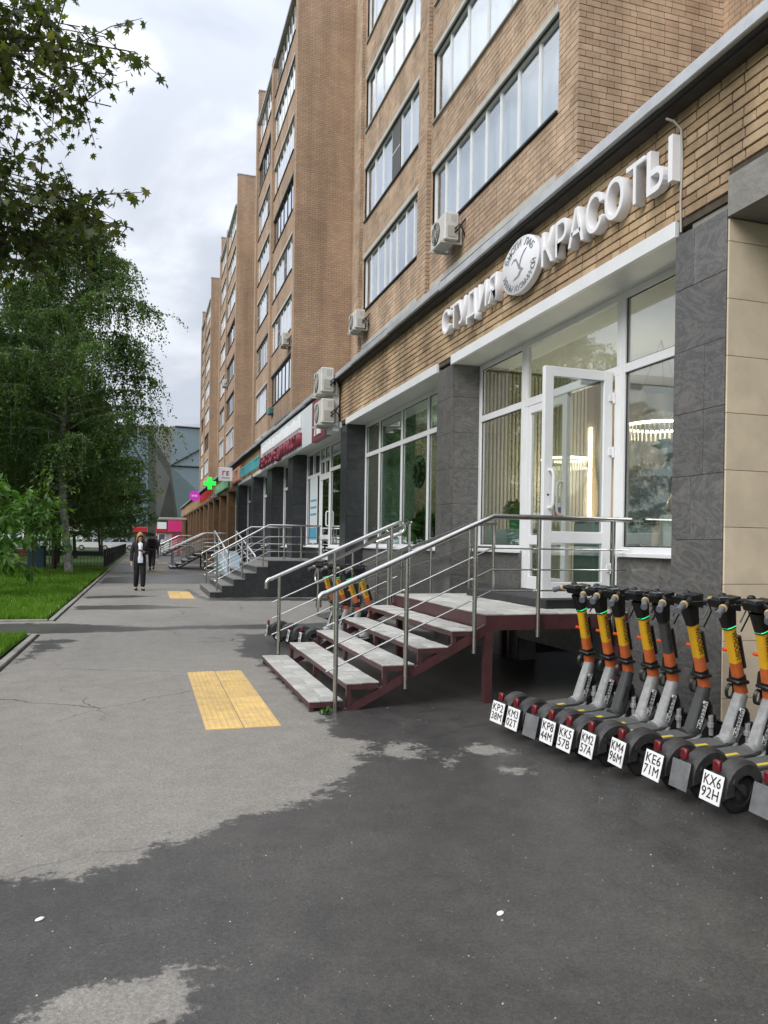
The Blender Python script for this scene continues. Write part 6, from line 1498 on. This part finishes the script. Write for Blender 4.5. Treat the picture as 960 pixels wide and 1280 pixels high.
q = MB(); q.cbox(-.35, .35, -.3, .3, .05, 1.05, .03); q.build('body', mat('teal_bin', (.02, .05, .07), .5), r); q = MB(); q.cbox(-.37, .37, -.32, .32, 1.05, 1.12, .02); q.build('lid', dark_fr, r); q = MB(); q.box(-.3, .3, -.25, .25, 0, .05); q.build('base', dark_fr, r)

# ================================================================== FAR END: mall, kiosk, cars
r = root('glass_mall', (5, 132, 0), 'angular blue grey glass mall with slanted faceted walls', 'building')
gp = mat('mall_panel', (.19, .25, .275), .22, .15, .3, .15); gd = mat('mall_dark_panel', (.085, .09, .085), .2, .1, .3, .25); gl2 = mat('mall_glass', (.16, .22, .26), .08, .2); zinc = mat('zinc_roof', (.30, .31, .34), .4, .4)
def facet(pts, name, m, t_=.6):
    a = [Vector(p) for p in pts]; n_ = (a[1] - a[0]).cross(a[2] - a[0]).normalized(); n_ = n_ if n_.y > 0 else -n_
    k = len(a); q = MB(); q.add([tuple(p) for p in a] + [tuple(p + n_ * t_) for p in a], [tuple(range(k)), tuple(range(2 * k - 1, k - 1, -1))] + [(i, (i + 1) % k, k + (i + 1) % k, k + i) for i in range(k)])
    return q.build(name, m, r)
def seam(a, b): q = MB(); q.tube([a, b], .14, 4); q.build('seam', dark_fr, r)
# (x, y, z) relative to root; street face looks towards -y
A, B_, C_, D_ = (-.5, -2, 19.9), (14, 0, 19.9), (14, 0, 0), (1.0, 0, 0)
K_ = (-1.1, -2.4, 14.0)
facet([A, B_, (14, 0, 13.6), (-1.15, -2.4, 13.4)], 'wall_panel', gp); facet([(-1.15, -2.4, 13.4), (14, 0, 13.6), C_, D_], 'wall_panel', gp)
facet([(-4.6, .5, 19.7), A, (-1.15, -2.4, 13.4)], 'wall_panel', gd); facet([(-4.6, .5, 19.7), (-1.15, -2.4, 13.4), D_, (-4.4, 1.5, 0)], 'wall_panel', gd)
facet([(-12, 3, 18.8), (-4.65, .52, 18.8), (-4.45, 1.52, 0), (-12, 3, 0)], 'wall_panel', gl2)
facet([(-.9, -1.6, 20.0), (14, .6, 20.0), (14, 3.2, 23), (.2, 1.2, 22)], 'roof', zinc)
q = MB(); q.box(-12, 14, 5, 30, 0, 19.6); q.build('core', gd, r); q = MB(); q.box(-9, -3, 8, 14, 19.61, 21); q.build('plant_room', mat('plant_room', (.2, .15, .13), .8), r)
off = lambda p: (p[0], p[1] - .12, p[2])
for a, b in (((-1.1, -2.4, 13.5), (9, -.6, 19.8)), ((9, -.6, 19.8), (11, -.4, 13.6)), ((-1.1, -2.4, 13.4), (14, 0, 13.6)), ((5, -1, 5), (13, -.1, 13.5)), ((-12, 3, 14), (-8, 1.8, 18.7)), ((-8, 1.8, 18.7), (-5, .8, 13)), ((-.5, -2, 19.9), (14, 0, 19.9))): seam(off(a), off(b))
r = root('kiosk', (3.0, 100.6, 0), 'street kiosk with hot pink and red sign boards', 'kiosk')
q = MB(); q.cbox(-1.6, 2.0, 0, 2.5, 0, 2.6, .04); q.build('body', mat('kiosk_body', (.35, .34, .34), .6), r)
q = MB(); q.cbox(-.2, 2.05, -.25, -.01, 2.4, 3.9, .03); q.build('pink_board', mat('hot_pink', (.62, .03, .18), .5), r); q = MB(); q.cbox(-1.7, -.22, -.25, -.01, 2.3, 3.0, .03); q.build('red_board', mat('red_board', (.40, .02, .025), .5), r)
q = MB(); q.cbox(-1.5, -.4, -.3, -.255, 2.75, 3.6, .01); q.build('logo_board', white_sign, r); q = MB(); q.cbox(-1.4, -.5, -.03, -.005, .5, 2.2, .01); q.build('window', white_pvc, r); q = MB(); q.box(-1.3, -.6, -.04, -.031, .8, 2.1); q.build('pane', mat('dark_pane', (.05, .06, .07), .06), r)
q = MB(); q.cbox(.3, 1.6, -.04, -.005, .0, 2.2, .01); q.build('poster', mat('poster_red', (.35, .03, .06), .5), r)
r = root('kiosk', (-.6, 104, 0), 'small red roofed kiosk at the end of the walkway', 'kiosk'); q = MB(); q.cbox(-.7, .7, 0, 1.5, 0, 2.3, .04); q.build('body', mat('kiosk_brown', (.10, .05, .03), .6), r); q = MB(); q.cbox(-.9, .9, -.2, 1.7, 2.31, 3.0, .05); q.build('roof_sign', MATS['red_board'], r)
def car(loc, rz, col, label):
    r = root('parked_car', loc, label, 'car', 'cars on the road across the end of the walkway', rz)
    paint = mat('paint_' + name_c(col), col, .25, 0, coat=.6); dg_ = mat('car_glass', (.02, .025, .03), .05, 0, spec=.8)
    pr = [(-2.1, .35), (-2.15, .75), (-1.9, .95), (-1.35, 1.0), (-.75, 1.45), (.5, 1.48), (1.3, 1.0), (2.0, .85), (2.15, .6), (2.1, .32)]
    T = Matrix(((1, 0, 0, 0), (0, 0, -1, .85), (0, 1, 0, 0), (0, 0, 0, 1))); q = MB(); q.prism(pr, 0, 1.7, T); q.build('body', paint, r)
    for yy in (-.863, .856):
        q = MB(); q.prism([(-1.2, 1.02), (-.7, 1.38), (-.1, 1.40), (-.1, 1.02)], 0, .008, Matrix.Translation((0, yy + .004, 0)) @ Matrix(((1, 0, 0, 0), (0, 0, -1, .004), (0, 1, 0, 0), (0, 0, 0, 1)))); q.prism([(0, 1.02), (0, 1.40), (.48, 1.40), (1.1, 1.02)], 0, .008, Matrix.Translation((0, yy + .004, 0)) @ Matrix(((1, 0, 0, 0), (0, 0, -1, .004), (0, 1, 0, 0), (0, 0, 0, 1)))); q.build('side_window', dg_, r)
    for xx in (-1.35, 1.35):
        for yy in (-.76, .76):
            w_ = MB(); w_.lathe([(.2, -.1), (.32, -.1), (.32, .1), (.2, .1)], 18, Matrix.Translation((xx, yy, .32)) @ Matrix.Rotation(R(90), 4, 'X')); wo = w_.build('wheel', tyre_m, r)
            w_ = MB(); w_.lathe([(.2, -.105), (.2, .105)], 14, Matrix.Translation((xx, yy, .32)) @ Matrix.Rotation(R(90), 4, 'X')); w_.build('rim', alu_lt, wo)
    for yy in (-.65, .65):
        q = MB(); q.cbox(2.08, 2.16, yy - .15, yy + .15, .62, .76, .02); q.build('headlight', white_sign, r); q = MB(); q.cbox(-2.17, -2.1, yy - .15, yy + .15, .65, .8, .02); q.build('tail_light', red_lens, r)
car((-6.0, 101.5, 0), 0, (.62, .62, .62), 'white car on the road past the far end of the lawn'); car((-11.5, 102.5, 0), 0, (.30, .31, .33), 'grey car behind the white one on the far road'); car((-3.2, 106.5, 0), math.pi, (.55, .56, .58), 'pale silver car on the far lane near the red kiosk')
# apartment house across the lawn (mirrored in the shop glass)
r = root('apartment_house', (-58, -25, 0), 'brick apartment house across the lawn, mirrored in the studio windows', 'apartment building')
q = MB(); q.box(-12, 0, 0, 75, 0, 26); q.build('wall', brick_far, r); wme = MB(); wme.box(-.001, .05, 0, 1.8, 0, 1.5); wme = wme.mesh('window', mat('mirror_window', (.25, .28, .30), .1, 0, spec=.8))
for k in range(9):
    for j in range(22): ob('window', wme, r, (0, 1.5 + j * 3.3, 1.3 + k * 2.8))

# ================================================================== PEOPLE
def skin_mesh(name, verts, edges, radii, m, root_i=0, sub=2):
    me = bpy.data.meshes.new(name); me.from_pydata(verts, edges, []); o = bpy.data.objects.new(name, me); TMP.collection.objects.link(o)
    sk = o.modifiers.new('s', 'SKIN'); ss = o.modifiers.new('u', 'SUBSURF'); ss.levels = sub; ss.render_levels = sub
    for i, r_ in enumerate(radii):
        d = me.skin_vertices[0].data[i]; d.radius = (r_, r_) if not isinstance(r_, tuple) else r_; d.use_root = (i == root_i)
    TMP.view_layers[0].update(); res = bpy.data.meshes.new_from_object(o.evaluated_get(TMP.view_layers[0].depsgraph)); res.name = name
    bpy.data.objects.remove(o); res.materials.clear(); res.materials.append(m); res.polygons.foreach_set('use_smooth', [True] * len(res.polygons)); return res
skin_m = mat('skin', (.48, .27, .19), .55)
def person(loc, rz, label, H, top_c, leg_c, hair_c, shoe_c, stride=0., phone=False, shirt_c=None, long_hair=False, backpack=None, open_coat=False):
    """figure facing -Y"""
    r = root('person', loc, label, 'person', None, rz); k = H / 1.65
    J = {}; s = stride
    J['pelvis'] = (0, 0, .90); J['waist'] = (0, .005, 1.04); J['chest'] = (0, .01, 1.24); J['neck'] = (0, .015, 1.40); J['head0'] = (0, -.005, 1.475); J['head1'] = (0, -.02, 1.56)
    for sg, n_ in ((-1, 'r'), (1, 'l')):
        f = s * sg
        J['hip' + n_] = (.085 * sg, 0, .86); J['knee' + n_] = (.088 * sg, -.16 * f - .02, .48); J['ank' + n_] = (.09 * sg, -.30 * f + (.10 if f < 0 else 0) + .02, .09 + (.06 if f < -.1 else 0)); J['toe' + n_] = (.10 * sg, J['ank' + n_][1] - .13, .03 + (.02 if f < -.1 else 0))
        J['sho' + n_] = (.165 * sg, .015, 1.335)
        J['elb' + n_] = (.225 * sg, .035 + .10 * f, 1.07); J['wri' + n_] = (.235 * sg, -.03 + .20 * f, .83); J['han' + n_] = (.235 * sg, -.05 + .22 * f, .75)
    if phone:
        J['elbl'] = (.225, .03, 1.07); J['wril'] = (.09, -.21, 1.10); J['hanl'] = (.03, -.26, 1.13)
    J = {a: tuple(c * k for c in b) for a, b in J.items()}
    def chain(names, extra=()): return names
    def sk(name, chains, rad, m, rootn, sub=2):
        names = []; 
        for c in chains:
            for n_ in c:
                if n_ not in names: names.append(n_)
        idx = {n_: i for i, n_ in enumerate(names)}; ed = [(idx[c[i]], idx[c[i + 1]]) for c in chains for i in range(len(c) - 1)]
        return skin_mesh(name, [J[n_] for n_ in names], ed, [tuple(x * k for x in rad[n_]) if isinstance(rad[n_], tuple) else rad[n_] * k for n_ in names], m, idx[rootn], sub)
    # fingers
    for n_, sg in (('r', -1), ('l', 1)):
        h = Vector(J['han' + n_]); d = (h - Vector(J['wri' + n_])).normalized(); sd_ = Vector((0, 1, 0)) if not (phone and n_ == 'l') else Vector((0, 0, 1))
        for i in range(4):
            o_ = sd_ * (.024 - .016 * i) * k; ln = (.075, .085, .08, .062)[i] * k
            J['f%d%s' % (i, n_)] = tuple(h + o_ + d * ln * .55); J['g%d%s' % (i, n_)] = tuple(h + o_ * 1.15 + d * ln * .9 + Vector((-.015 * sg, 0, 0)) * k)
        J['t0' + n_] = tuple(h - d * .03 * k - sd_ * -.035 * k); J['t1' + n_] = tuple(h + d * .015 * k - sd_ * -.05 * k)
    ch = [['pelvis', 'waist', 'chest', 'neck', 'head0', 'head1']]; rad = {'pelvis': (.13, .10), 'waist': (.115, .09), 'chest': (.135, .10), 'neck': .05, 'head0': (.075, .085), 'head1': (.078, .092)}
    for n_ in 'rl':
        ch += [['pelvis', 'hip' + n_, 'knee' + n_, 'ank' + n_, 'toe' + n_], ['chest', 'sho' + n_, 'elb' + n_, 'wri' + n_, 'han' + n_]]
        rad.update({'hip' + n_: .088, 'knee' + n_: .058, 'ank' + n_: .038, 'toe' + n_: .033, 'sho' + n_: .06, 'elb' + n_: .042, 'wri' + n_: .028, 'han' + n_: (.036, .02)})
        for i in range(4): ch.append(['han' + n_, 'f%d%s' % (i, n_), 'g%d%s' % (i, n_)]); rad['f%d%s' % (i, n_)] = .009; rad['g%d%s' % (i, n_)] = .0075
        ch.append(['wri' + n_, 't0' + n_, 't1' + n_]); rad['t0' + n_] = .011; rad['t1' + n_] = .009
    ob('body', sk('body', ch, rad, skin_m, 'pelvis', 1), r)
    # trousers
    ch = []; rad = {'pelvis': (.155, .125), 'waist': (.13, .105)}
    ch.append(['waist', 'pelvis'])
    for n_ in 'rl': 
        ch.append(['pelvis', 'hip' + n_, 'knee' + n_, 'ank' + n_]); rad.update({'hip' + n_: .108, 'knee' + n_: .084, 'ank' + n_: .072})
    ob('trousers', sk('trousers', ch, rad, mat('cloth_' + name_c(leg_c), leg_c, .85), 'pelvis'), r)
    # jacket: torso reaching below the hips, and sleeves
    J['hem'] = (0, 0, (.72 if open_coat else .86) * k); ch = [['hem', 'pelvis', 'waist', 'chest', 'neck']]; rad = {'hem': (.205, .15), 'pelvis': (.19, .142), 'waist': (.165, .125), 'chest': (.175, .128), 'neck': .062}
    for n_ in 'rl': ch.append(['chest', 'sho' + n_, 'elb' + n_, 'wri' + n_]); rad.update({'sho' + n_: .082, 'elb' + n_: .062, 'wri' + n_: .05})
    ob('jacket', sk('jacket', ch, rad, mat('cloth_' + name_c(top_c), top_c, .85), 'chest'), r)
    if shirt_c:
        q = MB(); n = 9; vs = []
        for i in range(n):
            z = (.80 + .60 * i / (n - 1)) * k; w_ = (.05 + .02 * (1 if i < 3 else 0) + (.012 if i > 6 else 0)) * k; y = -(.162 - .02 * abs(i - 1) / 3 - (.07 if i == 8 else .028 if i == 7 else 0)) * k
            vs += [(-w_, y + .012, z), (0, y - .012, z), (w_, y + .012, z), (0, y + .05, z)]
        q.add(vs, [(i * 4 + a, i * 4 + (a + 1) % 4, (i + 1) * 4 + (a + 1) % 4, (i + 1) * 4 + a) for i in range(n - 1) for a in range(4)]); q.build('shirt', mat('cloth_' + name_c(shirt_c), shirt_c, .8), r, True)
    # shoes
    for n_ in 'rl':
        a, t_ = Vector(J['ank' + n_]), Vector(J['toe' + n_]); q = MB(); T = Matrix.Translation((a.x, a.y - .05 * k, max(0.0, t_.z - .03 * k))); q.cbox(-.045 * k, .045 * k, -.12 * k, .075 * k, 0, .065 * k, .02 * k, T=T); q.build('shoe', mat('cloth_' + name_c(shoe_c), shoe_c, .5), r)
    # hair shell open at the face
    hc = Vector(J['head1']) + Vector((0, .02 * k, .0)); nu, nv = 18, 9; vs = []; low = -.16 if long_hair else -.04
    for j in range(nv):
        for i in range(nu):
            a = 2 * math.pi * i / nu; front = max(0, -math.sin(a))           # -Y is the face
            zlo = low * (1 - front) + .035 * front if front > .55 else low
            t_ = j / (nv - 1); z = .125 - t_ * (.125 - zlo); rr_ = math.sqrt(max(.02, 1 - (max(z, -.0) / .128) ** 2)); flare = 1 + (.14 * t_ if long_hair else 0)
            vs.append((hc.x + .092 * k * rr_ * flare * math.cos(a), hc.y + .108 * k * rr_ * flare * math.sin(a), hc.z + z * k))
    q = MB(); q.add(vs, [(j * nu + i, (j + 1) * nu + i, (j + 1) * nu + (i + 1) % nu, j * nu + (i + 1) % nu) for j in range(nv - 1) for i in range(nu)] + [tuple(range(nu))]); q.build('hair', mat('hair_' + name_c(hair_c), hair_c, .6, 0, 40, .4), r, True)
    # face: nose, eyes, mouth, ears
    q = MB(); fy = J['head1'][1] - .10 * k; fz = J['head1'][2] - .025 * k
    for sg in (-1, 1): q.lathe([(.011 * k, 0), (.007 * k, .006 * k)], 8, Matrix.Translation((sg * .032 * k, fy + .012 * k, fz + .015 * k)) @ Matrix.Rotation(R(90), 4, 'X'))
    q.cbox(-.022 * k, .022 * k, fy + .008 * k, fy + .02 * k, fz - .062 * k, fz - .053 * k, .002 * k); q.build('features', mat('feature_dark', (.10, .04, .035), .5), r)
    q = MB(); q.add([(0, fy + .012 * k, fz + .012 * k), (-.014 * k, fy + .012 * k, fz - .03 * k), (.014 * k, fy + .012 * k, fz - .03 * k), (0, fy - .012 * k, fz - .026 * k)], [(0, 1, 3), (0, 3, 2), (1, 2, 3), (0, 2, 1)]); q.build('nose', skin_m, r)
    if backpack:
        q = MB(); q.cbox(-.15 * k, .15 * k, .13 * k, .30 * k, .98 * k, 1.40 * k, .04 * k); q.build('backpack', mat('cloth_' + name_c(backpack), backpack, .8), r)
    if phone:
        h = Vector(J['hanl']); ph = MB(); ph.cbox(-.075, .075, -.04, .04, -.005, .005, .003, T=Matrix.Translation(h + Vector((-.05, -.03, .03))) @ Matrix.Rotation(R(35), 4, 'X')); o = ph.build('phone', ink, None); o.parent = None
        o.matrix_world = Matrix.Translation(loc) @ Matrix.Rotation(rz, 4, 'Z'); tag(o, 'dark phone held by the woman in the black suit', 'phone')
    return r
person((-.12, 23.3, 0), R(6), 'woman in an open black suit and white shirt looking down at her phone', 1.66, (.012, .012, .015), (.010, .010, .012), (.36, .25, .14), (.01, .01, .01), .10, True, (.72, .74, .80), True, None, True)
person((.36, 39.4, 0), R(176), 'person in grey clothes with a dark backpack walking away past the metal stairs', 1.78, (.09, .088, .08), (.045, .043, .042), (.05, .03, .02), (.03, .03, .03), .8, False, None, False, (.012, .013, .018))
person((.95, 66.0, 0), R(186), 'distant walker in a grey blue jacket near the second metal stairs', 1.72, (.14, .16, .20), (.02, .02, .03), (.06, .04, .03), (.02, .02, .02), .7)
person((1.15, 83.0, 0), R(170), 'distant walker with fair hair and blue top near the kiosk', 1.66, (.08, .10, .22), (.25, .24, .22), (.35, .24, .12), (.2, .2, .2), .6)
person((2.1, 95.0, 0), R(10), 'distant person in a white top standing by the pink kiosk', 1.68, (.60, .62, .68), (.05, .05, .09), (.05, .04, .03), (.02, .02, .02), .2)
bpy.data.scenes.remove(TMP)
